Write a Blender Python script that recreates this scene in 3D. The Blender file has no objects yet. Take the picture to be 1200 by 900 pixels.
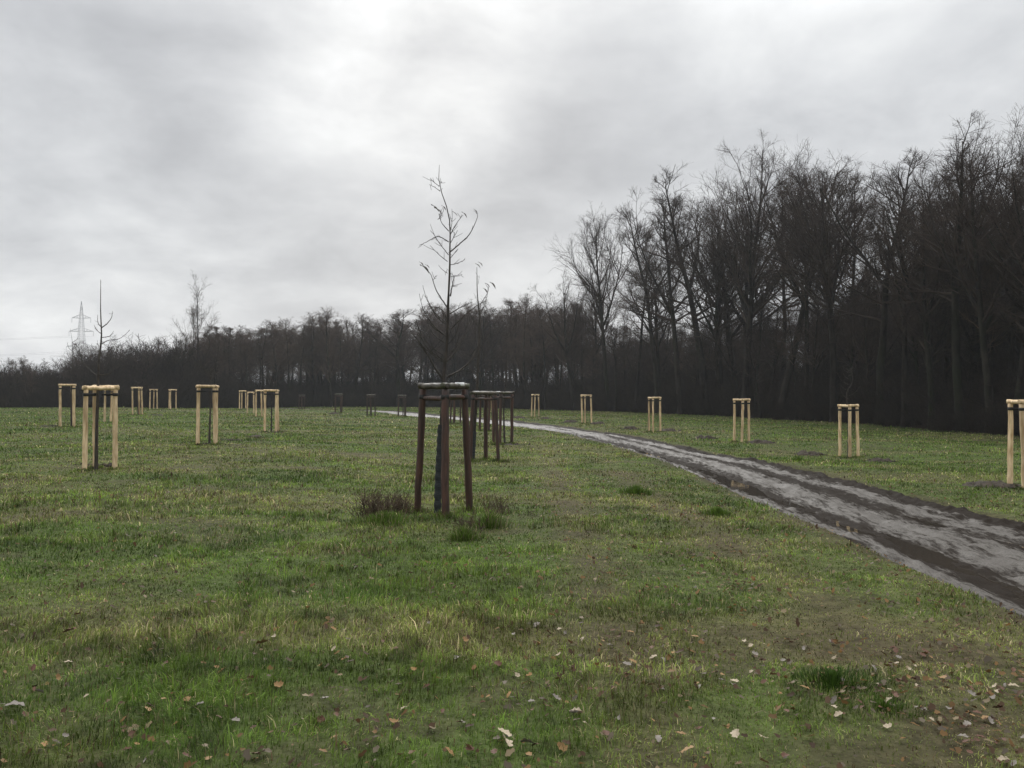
import bpy, math, random
import numpy as np
from mathutils import Vector
R_ = math.radians
C = bpy.context.scene.collection
F, CU, VH, CAMH = 970.0, 600.0, 459.0, 1.65      # focal length in photo px, centre column, horizon row, eye height

# ------------------------------------------------------------------ noise
def _hash(i, j, s):
    n = (i.astype(np.int64) * 374761393 + j.astype(np.int64) * 668265263 + s * 1442695041) & 0xFFFFFFFF
    n = ((n ^ (n >> 13)) * 1274126177) & 0xFFFFFFFF
    n = (n ^ (n >> 16)) & 0xFFFFFFFF
    return n / 4294967295.0
def vnoise(x, y, s=0):
    x = np.asarray(x, float); y = np.asarray(y, float)
    i = np.floor(x); j = np.floor(y); fx = x - i; fy = y - j
    fx = fx * fx * (3 - 2 * fx); fy = fy * fy * (3 - 2 * fy)
    a = _hash(i, j, s); b = _hash(i + 1, j, s); c = _hash(i, j + 1, s); d = _hash(i + 1, j + 1, s)
    return (a * (1 - fx) + b * fx) * (1 - fy) + (c * (1 - fx) + d * fx) * fy
def fbm(x, y, s=0, o=4):
    t = 0; a = .5; w = 0
    for k in range(o):
        t = t + a * vnoise(x, y, s + k * 17); w += a; a *= .5
        x, y = x * 2.03 + 5.1, y * 2.03 + 1.7
    return t / w
def sstep(a, b, x):
    t = np.clip((x - a) / (b - a), 0, 1); return t * t * (3 - 2 * t)

# ------------------------------------------------------------------ terrain
CP = np.array([(0,0,0),(-5,4,0),(3,4,-.04),(-8,-8,0),(8,-8,-.1),(5,8,-.14),(7,14,-.26),(0,7,0),(-6,10,0),
 (10.5,17.1,-.35),(11.6,28.5,-.62),(9.6,34.6,-.47),(7.4,43,-.43),(4.6,52,-.38),(1.8,65,-.37),
 (-9.05,17.8,0),(-9.25,25.2,.03),(-10.2,35.3,-.05),(-18.9,35.3,.15),(-24,53.5,.16),(-31,72,.08),(-25,80,-.02),
 (-16.5,61,-.05),(-.94,11.5,-.05),(-.72,21.8,-.2),(-.4,28.5,-.15),(-1.1,38,-.17),(-3.5,51,-.33),(-9,68,-.42),
 (-11.6,68,-.33),(-16,77,-.34),(-24,95,-.5),(-10,100,-.55),(4,100,-.65),(14,80,-.65),(21,68,-.7),(25,50,-.75),(26,40,-.75),(27,20,-.6),
 (-45,84,0),(-70,80,0),(-110,80,0),(-30,118,-.5),(0,125,-.6),(-40,20,.1),(-80,30,.1),(60,60,-.8),(60,0,-.6)], float)
def terr0(x, y):
    x = np.asarray(x, float); y = np.asarray(y, float)
    num = np.zeros(np.broadcast(x, y).shape); den = num.copy()
    for cx, cy, cz in CP:
        d2 = (x - cx) ** 2 + (y - cy) ** 2
        w = 1.0 / (d2 + 3.0 + .002 * (cx * cx + cy * cy)) ** 1.6
        num += w * cz; den += w
    return num / den
def bumps(x, y):
    return .10 * (fbm(x / 4.5, y / 4.5, 3, 3) - .5) + .05 * (fbm(x / .8, y / .8, 9, 3) - .5)
# track centre line
TC = np.array([(5.7,-14),(5.65,-4),(5.6,2),(5.55,8),(5.65,12),(5.72,18),(5.6,23),(5.1,29),(4.3,36),(2.8,43),(.8,50),(-2.3,59),(-8.8,74),(-15,88),(-24,100),(-36,106),(-50,109)], float)
def spline(P, n):
    out = []
    Q = np.vstack([2 * P[0] - P[1], P, 2 * P[-1] - P[-2]])
    for i in range(1, len(Q) - 2):
        for t in np.linspace(0, 1, n, endpoint=False):
            out.append(.5 * ((2 * Q[i]) + (-Q[i-1] + Q[i+1]) * t + (2*Q[i-1] - 5*Q[i] + 4*Q[i+1] - Q[i+2]) * t*t + (-Q[i-1] + 3*Q[i] - 3*Q[i+1] + Q[i+2]) * t**3))
    out.append(P[-1]); return np.array(out)
TL = spline(TC, 12)
TS = np.concatenate([[0], np.cumsum(np.hypot(*np.diff(TL, axis=0).T))])
def track_ts(x, y):
    """signed distance (right of travel = +) and arc length to the track centre line"""
    x = np.asarray(x, float).ravel(); y = np.asarray(y, float).ravel()
    best = np.full(x.shape, 1e9); sg = np.zeros(x.shape); ss = np.zeros(x.shape)
    if len(x) > 2000:                                   # big sets: exact near the track only, coarse elsewhere
        cdist, cs_, cg = _tsl(x, y, TL[::12], TS[::12]); near = cdist < 4.0
        best[:] = cdist; sg[:] = cg; ss[:] = cs_
        b2, s2, g2 = _tsl(x[near], y[near], TL[::3], TS[::3]); best[near] = b2; sg[near] = g2; ss[near] = s2
        return best * sg, ss
    b2, s2, g2 = _tsl(x, y, TL, TS)
    return b2 * g2, s2
def _tsl(x, y, TL, TS):
    best = np.full(x.shape, 1e9); sg = np.zeros(x.shape); ss = np.zeros(x.shape)
    for i in range(len(TL) - 1):
        a = TL[i]; d = TL[i+1] - a; L = np.hypot(*d); u = d / L
        px = x - a[0]; py = y - a[1]
        t = np.clip(px * u[0] + py * u[1], 0, L)
        dx = px - t * u[0]; dy = py - t * u[1]; dd = np.hypot(dx, dy)
        m = dd < best
        best[m] = dd[m]; sg[m] = np.where((px * u[1] - py * u[0])[m] >= 0, 1, -1); ss[m] = TS[i] + t[m]
    return best, ss, sg
def ground_z(x, y):
    x = np.asarray(x, float); y = np.asarray(y, float); sh = np.broadcast(x, y).shape
    x = np.broadcast_to(x, sh); y = np.broadcast_to(y, sh)
    t, s = track_ts(x, y); t = t.reshape(sh)
    far = sstep(150, 60, np.hypot(x, y))
    near_track = sstep(1.3, 2.6, np.abs(t))
    z = terr0(x, y) + bumps(x, y) * far * (.35 + .65 * near_track)
    return z - .22 * sstep(1.66, 1.38, np.abs(t - .06))
_W0 = 3.0 + .002 * (CP[:, 0] ** 2 + CP[:, 1] ** 2)
_SA = TL[:-1]; _SD = np.diff(TL, axis=0); _SL = np.hypot(_SD[:, 0], _SD[:, 1]); _SU = _SD / _SL[:, None]
def gz(x, y):
    """ground height at one point"""
    w = ((x - CP[:, 0]) ** 2 + (y - CP[:, 1]) ** 2 + _W0) ** -1.6; z = float((w * CP[:, 2]).sum() / w.sum())
    px = x - _SA[:, 0]; py = y - _SA[:, 1]; t = np.clip(px * _SU[:, 0] + py * _SU[:, 1], 0, _SL)
    dd = np.hypot(px - t * _SU[:, 0], py - t * _SU[:, 1]); i = int(dd.argmin())
    ts = float(dd[i]) * (1 if px[i] * _SU[i, 1] - py[i] * _SU[i, 0] >= 0 else -1)
    f = lambda a, b, v: (lambda q: q * q * (3 - 2 * q))(min(1., max(0., (v - a) / (b - a))))
    fr = f(150, 60, math.hypot(x, y))
    if fr > 0: z += float(bumps(np.float64(x), np.float64(y))) * fr * (.35 + .65 * f(1.3, 2.6, abs(ts)))
    return z - .22 * f(1.66, 1.38, abs(ts - .06))
def walk_z(x, y): return gz(x, y)

# ------------------------------------------------------------------ mesh helpers
def mk_mesh(name, V, quads=None, tris=None, mat=None, col=None, smooth=True, attrs=None, fmat=None):
    V = np.asarray(V, np.float32)
    quads = np.zeros((0, 4), np.int32) if quads is None else np.asarray(quads, np.int32)
    tris = np.zeros((0, 3), np.int32) if tris is None else np.asarray(tris, np.int32)
    me = bpy.data.meshes.new(name)
    me.vertices.add(len(V)); me.vertices.foreach_set('co', V.ravel())
    nl = quads.size + tris.size
    me.loops.add(nl); me.loops.foreach_set('vertex_index', np.concatenate([quads.ravel(), tris.ravel()]))
    me.polygons.add(len(quads) + len(tris))
    ls = np.concatenate([np.arange(len(quads)) * 4, quads.size + np.arange(len(tris)) * 3]).astype(np.int32)
    me.polygons.foreach_set('loop_start', ls)
    if smooth: me.polygons.foreach_set('use_smooth', np.ones(len(ls), bool))
    if col is not None:
        a = me.color_attributes.new('Col', 'FLOAT_COLOR', 'POINT')
        c = np.ones((len(V), 4), np.float32); c[:, :3] = col; a.data.foreach_set('color', c.ravel())
    for k, v in (attrs or {}).items():
        a = me.attributes.new(k, 'FLOAT', 'POINT'); a.data.foreach_set('value', np.asarray(v, np.float32))
    me.update(calc_edges=True); me.validate()
    if mat: me.materials.append(mat)
    return me
def link(name, data, parent=None, loc=None):
    o = bpy.data.objects.new(name, data); C.objects.link(o)
    if parent: o.parent = parent
    if loc is not None: o.location = loc
    return o
def tag(o, label=None, cat=None, group=None, kind=None):
    if label: o['label'] = label
    if cat: o['category'] = cat
    if group: o['group'] = group
    if kind: o['kind'] = kind
    return o
def empty(name, loc, rz=0):
    o = bpy.data.objects.new(name, None); C.objects.link(o); o.location = loc; o.rotation_euler = (0, 0, rz)
    o.empty_display_size = .2
    return o

class Acc:
    def __init__(s): s.V = []; s.Q = []; s.T = []; s.n = 0
    def add(s, V, Q=None, T=None):
        if Q is not None and len(Q): s.Q.append(np.asarray(Q) + s.n)
        if T is not None and len(T): s.T.append(np.asarray(T) + s.n)
        s.V.append(np.asarray(V, float).reshape(-1, 3)); s.n += len(s.V[-1])
    def mesh(s, name, mat, smooth=True):
        return mk_mesh(name, np.vstack(s.V), np.vstack(s.Q) if s.Q else None, np.vstack(s.T) if s.T else None, mat, smooth=smooth)
    def build(s, name, mat, parent=None, smooth=True):
        return link(name, s.mesh(name, mat, smooth), parent)

def tubes(P, Rr, S=3):
    """P (n,K,3) polylines with radii (n,K) -> verts, quads"""
    P = np.asarray(P, float); Rr = np.asarray(Rr, float)
    n, K, _ = P.shape
    T = np.gradient(P, axis=1)
    T /= np.linalg.norm(T, axis=2, keepdims=True) + 1e-12
    m = P[:, -1] - P[:, 0]; m /= np.linalg.norm(m, axis=1, keepdims=True) + 1e-12
    ref = np.where(np.abs(m[:, 2:3]) > .8, [[1., 0, 0]], [[0, 0, 1.]])
    ref = np.broadcast_to(ref[:, None, :], T.shape)
    A = np.cross(T, ref); A /= np.linalg.norm(A, axis=2, keepdims=True) + 1e-12
    B = np.cross(T, A)
    an = np.arange(S) * 2 * math.pi / S
    V = P[:, :, None, :] + Rr[:, :, None, None] * (np.cos(an)[None, None, :, None] * A[:, :, None, :] + np.sin(an)[None, None, :, None] * B[:, :, None, :])
    idx = np.arange(n * K * S).reshape(n, K, S)
    a = idx[:, :-1, :]; b = np.roll(a, -1, axis=2); d = idx[:, 1:, :]; c = np.roll(d, -1, axis=2)
    return V.reshape(-1, 3), np.stack([a, b, c, d], -1).reshape(-1, 4)

def log(acc, p0, p1, r, rng, S=14, r1=None, squash=1.0):
    """a closed, slightly irregular round timber from p0 to p1 with chamfered ends"""
    p0 = np.array(p0, float); p1 = np.array(p1, float); r1 = r if r1 is None else r1
    L = np.linalg.norm(p1 - p0); d = (p1 - p0) / L
    K = 9
    ts = np.concatenate([[0, 0, r * .12 / L], np.linspace(.05, .95, K), [1 - r * .12 / L, 1, 1]])
    rad = r + (r1 - r) * ts; rad *= 1 + .035 * rng.standard_normal(len(ts))
    rad[0] = rad[-1] = 1e-4; rad[1] *= .84; rad[-2] *= .84
    ref = np.array([1., 0, 0]) if abs(d[2]) > .8 else np.array([0, 0, 1.])
    A = np.cross(d, ref); A /= np.linalg.norm(A); B = np.cross(d, A)
    an = np.arange(S) * 2 * math.pi / S
    off = 1 + .04 * rng.standard_normal(S)
    wob = r * .07 * rng.standard_normal((len(ts), 2)); wob[:3] = wob[3]; wob[-3:] = wob[-4]
    Pc = p0 + d * (ts * L)[:, None] + wob[:, :1] * A + wob[:, 1:] * B
    V = Pc[:, None, :] + (rad[:, None] * off)[:, :, None] * (np.cos(an)[None, :, None] * A + squash * np.sin(an)[None, :, None] * B)
    n = len(ts); idx = np.arange(n * S).reshape(n, S)
    a = idx[:-1]; b = np.roll(a, -1, 1); dd = idx[1:]; c = np.roll(dd, -1, 1)
    acc.add(V.reshape(-1, 3), np.stack([a, b, c, dd], -1).reshape(-1, 4))
def box(acc, c, sx, sy, sz, ax=None):
    c = np.array(c, float)
    X = np.array([1., 0, 0]) if ax is None else np.array(ax, float) / np.linalg.norm(ax)
    Z = np.array([0, 0, 1.]) if abs(X[2]) < .9 else np.array([0, 1., 0]); Y = np.cross(Z, X); Y /= np.linalg.norm(Y); Z = np.cross(X, Y)
    V = [c + X * sx * i / 2 + Y * sy * j / 2 + Z * sz * k / 2 for i in (-1, 1) for j in (-1, 1) for k in (-1, 1)]
    acc.add(V, [(0,1,3,2),(4,6,7,5),(0,4,5,1),(2,3,7,6),(0,2,6,4),(1,5,7,3)])

# ------------------------------------------------------------------ materials
def newmat(name):
    m = bpy.data.materials.new(name); m.use_nodes = True; nt = m.node_tree
    return m, nt, nt.nodes, nt.links, nt.nodes['Principled BSDF']
def noise_mat(name, c0, c1, scale, rough=.75, bump=.3, stretch=(1,1,1), detail=6, lo=.35, hi=.65, spec=.3, bscale=None, coords='Object', c2=None):
    m, nt, N, L, bs = newmat(name)
    tc = N.new('ShaderNodeTexCoord'); mp = N.new('ShaderNodeMapping'); mp.inputs['Scale'].default_value = stretch
    oi = N.new('ShaderNodeObjectInfo'); mo = N.new('ShaderNodeMath'); mo.operation = 'MULTIPLY'; mo.inputs[1].default_value = 37.0
    L.new(oi.outputs['Random'], mo.inputs[0]); L.new(mo.outputs[0], mp.inputs['Location'])      # every piece gets its own grain
    L.new(tc.outputs[coords], mp.inputs[0])
    nz = N.new('ShaderNodeTexNoise'); nz.inputs['Scale'].default_value = scale; nz.inputs['Detail'].default_value = detail
    L.new(mp.outputs[0], nz.inputs['Vector'])
    cr = N.new('ShaderNodeValToRGB'); cr.color_ramp.elements[0].position = lo; cr.color_ramp.elements[1].position = hi
    cr.color_ramp.elements[0].color = (*c0, 1); cr.color_ramp.elements[1].color = (*c1, 1)
    L.new(nz.outputs['Fac'], cr.inputs[0]); out = cr.outputs[0]
    if c2:
        n3 = N.new('ShaderNodeTexNoise'); n3.inputs['Scale'].default_value = scale * .17; n3.inputs['Detail'].default_value = 4
        L.new(mp.outputs[0], n3.inputs['Vector'])
        r3 = N.new('ShaderNodeMapRange'); r3.inputs[1].default_value = .5; r3.inputs[2].default_value = .68; L.new(n3.outputs['Fac'], r3.inputs[0])
        mx = N.new('ShaderNodeMix'); mx.data_type = 'RGBA'; L.new(r3.outputs[0], mx.inputs[0]); L.new(out, mx.inputs[6]); mx.inputs[7].default_value = (*c2, 1)
        out = mx.outputs[2]
    vr = N.new('ShaderNodeMapRange'); vr.inputs[3].default_value = .84; vr.inputs[4].default_value = 1.12; L.new(oi.outputs['Random'], vr.inputs[0])
    mm = N.new('ShaderNodeMix'); mm.data_type = 'RGBA'; mm.blend_type = 'MULTIPLY'; mm.inputs[0].default_value = 1; L.new(out, mm.inputs[6]); L.new(vr.outputs[0], mm.inputs[7]); out = mm.outputs[2]
    L.new(out, bs.inputs['Base Color'])
    bs.inputs['Roughness'].default_value = rough; bs.inputs['Specular IOR Level'].default_value = spec
    if bump:
        n2 = N.new('ShaderNodeTexNoise'); n2.inputs['Scale'].default_value = bscale or scale * 2.5; n2.inputs['Detail'].default_value = 5
        L.new(mp.outputs[0], n2.inputs['Vector'])
        bp = N.new('ShaderNodeBump'); bp.inputs['Strength'].default_value = bump; bp.inputs['Distance'].default_value = .02
        L.new(n2.outputs['Fac'], bp.inputs['Height']); L.new(bp.outputs[0], bs.inputs['Normal'])
    return m
M_TAN = noise_mat('fresh_pine', (.46,.30,.15), (.85,.66,.42), 7, .7, .45, (3,3,.5), lo=.30, hi=.62, c2=(.33,.23,.13))
M_DARK = noise_mat('weathered_stained_timber', (.030,.015,.011), (.085,.038,.024), 8, .5, .5, (3,3,.4), spec=.5, c2=(.028,.02,.014))
M_DARKRAIL = noise_mat('weathered_grey_rail', (.03,.025,.018), (.11,.09,.065), 10, .55, .5, spec=.5, c2=(.045,.05,.022))
M_STRAP = noise_mat('black_rubber_strap', (.012,.012,.012), (.03,.028,.026), 20, .6, .1)
M_GLINT = noise_mat('painted_wet_glint', (.8,.8,.8), (.88,.88,.88), 20, .4, .1)  # near-white colour standing in for the wet glint on a rail
M_GUARD = noise_mat('bluegrey_trunk_wrap', (.016,.019,.021), (.034,.038,.040), 14, .6, .4, (1,1,5))
M_SAP = noise_mat('sapling_bark', (.025,.02,.017), (.07,.058,.048), 30, .7, .4, (1,1,.3))
M_BARK = noise_mat('wet_tree_bark', (.012,.010,.009), (.038,.032,.027), 3, .9, .6, (1,1,.3), spec=.1, c2=(.022,.026,.014))
M_TWIG = noise_mat('bare_twigs', (.036,.026,.022), (.074,.054,.044), .8, .9, 0, spec=.1)
M_TWIGR = noise_mat('reddish_twigs', (.055,.038,.030), (.11,.078,.060), .6, .9, 0, spec=.1)
M_BRUSH = noise_mat('brushwood', (.018,.014,.012), (.046,.034,.027), .5, .9, 0, spec=.1)
M_STEEL = noise_mat('galvanised_steel', (.28,.29,.30), (.36,.37,.38), .5, .5, 0)
M_WIRE = noise_mat('aluminium_wire', (.16,.16,.17), (.22,.22,.23), .5, .5, 0)
M_SOIL = noise_mat('dug_soil', (.020,.015,.010), (.065,.048,.032), 14, .85, 1.0, detail=8)
M_WEED = noise_mat('dead_weed', (.05,.034,.022), (.13,.09,.055), 9, .8, 0)
M_SAPLEAF = noise_mat('withered_leaf', (.02,.015,.010), (.045,.033,.02), 9, .7, 0)

def attr_node(N, name):
    a = N.new('ShaderNodeAttribute'); a.attribute_name = name; return a
# grass blades: colour per blade
def mk_grass_mat():
    m, nt, N, L, bs = newmat('grass_blades')
    a = attr_node(N, 'Col')
    L.new(a.outputs['Color'], bs.inputs['Base Color'])
    bs.inputs['Roughness'].default_value = .5; bs.inputs['Specular IOR Level'].default_value = .14
    tr = N.new('ShaderNodeBsdfTranslucent'); L.new(a.outputs['Color'], tr.inputs[0])
    mx = N.new('ShaderNodeMixShader'); mx.inputs[0].default_value = .38
    out = [n for n in N if n.type == 'OUTPUT_MATERIAL'][0]
    L.new(bs.outputs[0], mx.inputs[1]); L.new(tr.outputs[0], mx.inputs[2]); L.new(mx.outputs[0], out.inputs[0])
    return m
M_GRASS = mk_grass_mat()
def mk_ground_mat():
    m, nt, N, L, bs = newmat('meadow_soil')
    a = attr_node(N, 'Col'); tc = N.new('ShaderNodeTexCoord')
    nz = N.new('ShaderNodeTexNoise'); nz.inputs['Scale'].default_value = 9; nz.inputs['Detail'].default_value = 9; nz.inputs['Roughness'].default_value = .7
    L.new(tc.outputs['Object'], nz.inputs['Vector'])
    mr = N.new('ShaderNodeMapRange'); mr.inputs[1].default_value = .3; mr.inputs[2].default_value = .7; mr.inputs[3].default_value = .45; mr.inputs[4].default_value = 1.6
    L.new(nz.outputs['Fac'], mr.inputs[0])
    mx = N.new('ShaderNodeMix'); mx.data_type = 'RGBA'; mx.blend_type = 'MULTIPLY'; mx.inputs[0].default_value = 1
    L.new(a.outputs['Color'], mx.inputs[6]); L.new(mr.outputs[0], mx.inputs[7]); L.new(mx.outputs[2], bs.inputs['Base Color'])
    bs.inputs['Roughness'].default_value = .9; bs.inputs['Specular IOR Level'].default_value = .08
    n2 = N.new('ShaderNodeTexNoise'); n2.inputs['Scale'].default_value = 25; n2.inputs['Detail'].default_value = 8
    L.new(tc.outputs['Object'], n2.inputs['Vector'])
    bp = N.new('ShaderNodeBump'); bp.inputs['Strength'].default_value = .8; bp.inputs['Distance'].default_value = .03
    L.new(n2.outputs['Fac'], bp.inputs['Height']); L.new(bp.outputs[0], bs.inputs['Normal'])
    return m
M_GROUND = mk_ground_mat()
def mk_track_mat():
    m, nt, N, L, bs = newmat('wet_gravel_and_mud')
    g = attr_node(N, 'gravel'); tc = N.new('ShaderNodeTexCoord')
    nz = N.new('ShaderNodeTexNoise'); nz.inputs['Scale'].default_value = 3.2; nz.inputs['Detail'].default_value = 9; nz.inputs['Roughness'].default_value = .68
    al = attr_node(N, 'along'); ac = attr_node(N, 'across'); sx = N.new('ShaderNodeMath'); sx.operation = 'MULTIPLY'; sx.inputs[1].default_value = .16; L.new(al.outputs['Fac'], sx.inputs[0])
    cv = N.new('ShaderNodeCombineXYZ'); L.new(sx.outputs[0], cv.inputs[0]); L.new(ac.outputs['Fac'], cv.inputs[1]); L.new(cv.outputs[0], nz.inputs['Vector'])
    ad = N.new('ShaderNodeMath'); ad.operation = 'MULTIPLY_ADD'; L.new(nz.outputs['Fac'], ad.inputs[0]); ad.inputs[1].default_value = 1.2; ad.inputs[2].default_value = -.6
    nf = N.new('ShaderNodeTexNoise'); nf.inputs['Scale'].default_value = 16; nf.inputs['Detail'].default_value = 6; nf.inputs['Roughness'].default_value = .7; L.new(cv.outputs[0], nf.inputs['Vector'])
    a2 = N.new('ShaderNodeMath'); a2.operation = 'MULTIPLY_ADD'; L.new(nf.outputs['Fac'], a2.inputs[0]); a2.inputs[1].default_value = 2.0; L.new(ad.outputs[0], a2.inputs[2])
    ad = N.new('ShaderNodeMath'); ad.operation = 'SUBTRACT'; L.new(a2.outputs[0], ad.inputs[0]); ad.inputs[1].default_value = 1.0
    sm = N.new('ShaderNodeMath'); sm.operation = 'ADD'; L.new(g.outputs['Fac'], sm.inputs[0]); L.new(ad.outputs[0], sm.inputs[1])
    mr = N.new('ShaderNodeMapRange'); mr.inputs[1].default_value = .40; mr.inputs[2].default_value = .72; L.new(sm.outputs[0], mr.inputs[0])
    fine = N.new('ShaderNodeTexNoise'); fine.inputs['Scale'].default_value = 60; fine.inputs['Detail'].default_value = 6; L.new(tc.outputs['Object'], fine.inputs['Vector'])
    fr = N.new('ShaderNodeMapRange'); fr.inputs[1].default_value = .3; fr.inputs[2].default_value = .7; fr.inputs[3].default_value = .6; fr.inputs[4].default_value = 1.4; L.new(fine.outputs['Fac'], fr.inputs[0])
    mx = N.new('ShaderNodeMix'); mx.data_type = 'RGBA'; L.new(mr.outputs[0], mx.inputs[0])
    mx.inputs[6].default_value = (.019, .014, .010, 1); mx.inputs[7].default_value = (.090, .080, .069, 1)
    ml = N.new('ShaderNodeMix'); ml.data_type = 'RGBA'; ml.blend_type = 'MULTIPLY'; ml.inputs[0].default_value = 1
    L.new(mx.outputs[2], ml.inputs[6]); L.new(fr.outputs[0], ml.inputs[7]); L.new(ml.outputs[2], bs.inputs['Base Color'])
    rr = N.new('ShaderNodeMapRange'); rr.inputs[3].default_value = .75; rr.inputs[3].default_value = .75; rr.inputs[4].default_value = .56; L.new(mr.outputs[0], rr.inputs[0]); L.new(rr.outputs[0], bs.inputs['Roughness'])
    sp = N.new('ShaderNodeMapRange'); sp.inputs[3].default_value = .06; sp.inputs[4].default_value = .2; L.new(mr.outputs[0], sp.inputs[0]); L.new(sp.outputs[0], bs.inputs['Specular IOR Level'])
    bp = N.new('ShaderNodeBump'); bp.inputs['Strength'].default_value = .5; bp.inputs['Distance'].default_value = .015
    L.new(fine.outputs['Fac'], bp.inputs['Height'])
    b2 = N.new('ShaderNodeBump'); b2.inputs['Strength'].default_value = .6; b2.inputs['Distance'].default_value = .05
    L.new(nz.outputs['Fac'], b2.inputs['Height']); L.new(bp.outputs[0], b2.inputs['Normal']); L.new(b2.outputs[0], bs.inputs['Normal'])
    return m
M_TRACK = mk_track_mat()
def mk_water():
    m, nt, N, L, bs = newmat('muddy_puddle_water')
    bs.inputs['Base Color'].default_value = (.040, .033, .026, 1); bs.inputs['Roughness'].default_value = .04; bs.inputs['IOR'].default_value = 1.33
    tc = N.new('ShaderNodeTexCoord'); n = N.new('ShaderNodeTexNoise'); n.inputs['Scale'].default_value = 6; L.new(tc.outputs['Object'], n.inputs['Vector'])
    bp = N.new('ShaderNodeBump'); bp.inputs['Strength'].default_value = .05; bp.inputs['Distance'].default_value = .01
    L.new(n.outputs['Fac'], bp.inputs['Height']); L.new(bp.outputs[0], bs.inputs['Normal'])
    return m
M_WATER = mk_water()
def leaf_mat(name, c0, c1):
    m = noise_mat(name, c0, c1, 25, .6, .2, coords='Object'); return m
M_LEAF = [leaf_mat('pale_tan_leaf', (.30,.24,.16), (.46,.38,.28)), leaf_mat('orange_brown_leaf', (.20,.11,.040), (.34,.21,.09)),
          leaf_mat('dark_brown_leaf', (.075,.035,.022), (.15,.07,.04)), leaf_mat('greyish_leaf', (.15,.125,.10), (.27,.24,.21))]

# ------------------------------------------------------------------ woods outline
EDGE = np.array([(28,-30),(28,0),(27.5,20),(26.5,43),(24.5,59),(21.5,71),(16,83),(10,94),(3,105),(-6,114),(-28,117),(-34,101),(-38,88),(-60,84),(-110,82),(-170,80)], float)
def edge_dist(x, y):
    """distance outside the meadow (+ = inside the wood)"""
    x = np.asarray(x, float).ravel(); y = np.asarray(y, float).ravel()
    best = np.full(x.shape, 1e9); sg = np.ones(x.shape)
    for i in range(len(EDGE) - 1):
        a = EDGE[i]; d = EDGE[i+1] - a; L = np.hypot(*d); u = d / L
        px = x - a[0]; py = y - a[1]; t = np.clip(px * u[0] + py * u[1], 0, L)
        dd = np.hypot(px - t * u[0], py - t * u[1]); m = dd < best
        best[m] = dd[m]; sg[m] = np.where((px * u[1] - py * u[0])[m] >= 0, 1, -1)
    return best * sg

# ------------------------------------------------------------------ cover fields on the meadow
def mudness(x, y, t=None):
    if t is None: t, _ = track_ts(x, y)
    x = np.asarray(x, float); y = np.asarray(y, float)
    n = fbm(x / .9, y / .9, 31, 4); n2 = fbm(x / 3.0, y / 3.0, 37, 3)
    m = sstep(.60, .74, n) * .55
    m = np.maximum(m, sstep(2.2, 1.55, np.abs(t)) * sstep(.34, .6, n + .08) * .85)
    worn = np.maximum(np.exp(-((x - .75 - .02 * (y - 8)) / .38) ** 2), np.exp(-((x - 2.45) / .42) ** 2)) * sstep(26, 14, y)
    m = np.maximum(m, worn * sstep(.32, .62, n) * .75)
    br = sstep(.3, 1.8, x + (fbm(x, y, 5) - .5) + .0 * y) * sstep(10.5, 5.2, y + 1.2 * (fbm(x * 1.3, y * 1.3, 6) - .5)) * sstep(5.2, 3.6, x)     # trampled wet corner by the track
    m = np.maximum(m, br * sstep(.40, .64, n) * .8)
    lf = sstep(.56, .7, n2) * .35
    return np.clip(np.maximum(m, lf * sstep(.45, .6, n)), 0, 1)
def dryness(x, y):
    d = sstep(.42, .66, fbm(np.asarray(x) / 5.0, np.asarray(y) / 1.9, 71, 4))
    d2 = sstep(.5, .7, fbm(np.asarray(x) / 1.1, np.asarray(y) / .8, 77, 3))
    xx = np.asarray(x); yy = np.asarray(y)
    lane = (np.exp(-((xx - .75 - .02 * (yy - 8)) / .30) ** 2) + np.exp(-((xx - 2.45) / .32) ** 2)) * sstep(45, 12, yy)
    d = d + .75 * lane
    right = sstep(.3, 2.2, np.asarray(x)) * sstep(20, 8, np.asarray(y))
    return np.clip(.65 * d + .3 * d2 + .3 * right, 0, 1)

import time; _t0 = time.time()
def lap(n): print('LAP', n, round(time.time() - _t0, 1), flush=True)
# ------------------------------------------------------------------ ground sheet (polar grid, finest near the path and frames)
def build_ground():
    az = np.concatenate([np.arange(-44, 44, .24), np.arange(44, 316, 3.0)]); az = np.radians(az)
    rr = np.concatenate([[.02], np.geomspace(.5, 1900, 700)])
    A, Rr = np.meshgrid(az, rr)
    X = Rr * np.sin(A); Y = Rr * np.cos(A)
    Z = ground_z(X, Y)
    far = np.hypot(X, Y) > 250
    Z = np.where(far, -.3, Z) if False else Z
    nr, na = X.shape
    idx = np.arange(nr * na).reshape(nr, na)
    a = idx[:-1]; b = idx[1:]; an = np.roll(a, -1, 1); bn = np.roll(b, -1, 1)
    q = np.stack([a, an, bn, b], -1).reshape(-1, 4)[:, ::-1]
    x = X.ravel(); y = Y.ravel()
    mud = mudness(x, y); dry = dryness(x, y)
    c = np.array([.064, .086, .025])[None] * (1 - dry[:, None]) + np.array([.10, .095, .042])[None] * dry[:, None]
    soil = np.array([.050, .036, .024])[None]
    c = c * (1 - .85 * mud[:, None]) + soil * .85 * mud[:, None]
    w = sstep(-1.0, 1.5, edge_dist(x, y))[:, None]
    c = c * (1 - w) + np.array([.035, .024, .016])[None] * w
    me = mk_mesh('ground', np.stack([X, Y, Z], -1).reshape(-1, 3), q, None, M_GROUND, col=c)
    return tag(link('ground', me), kind='structure')
build_ground()
lap('build_ground')

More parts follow.
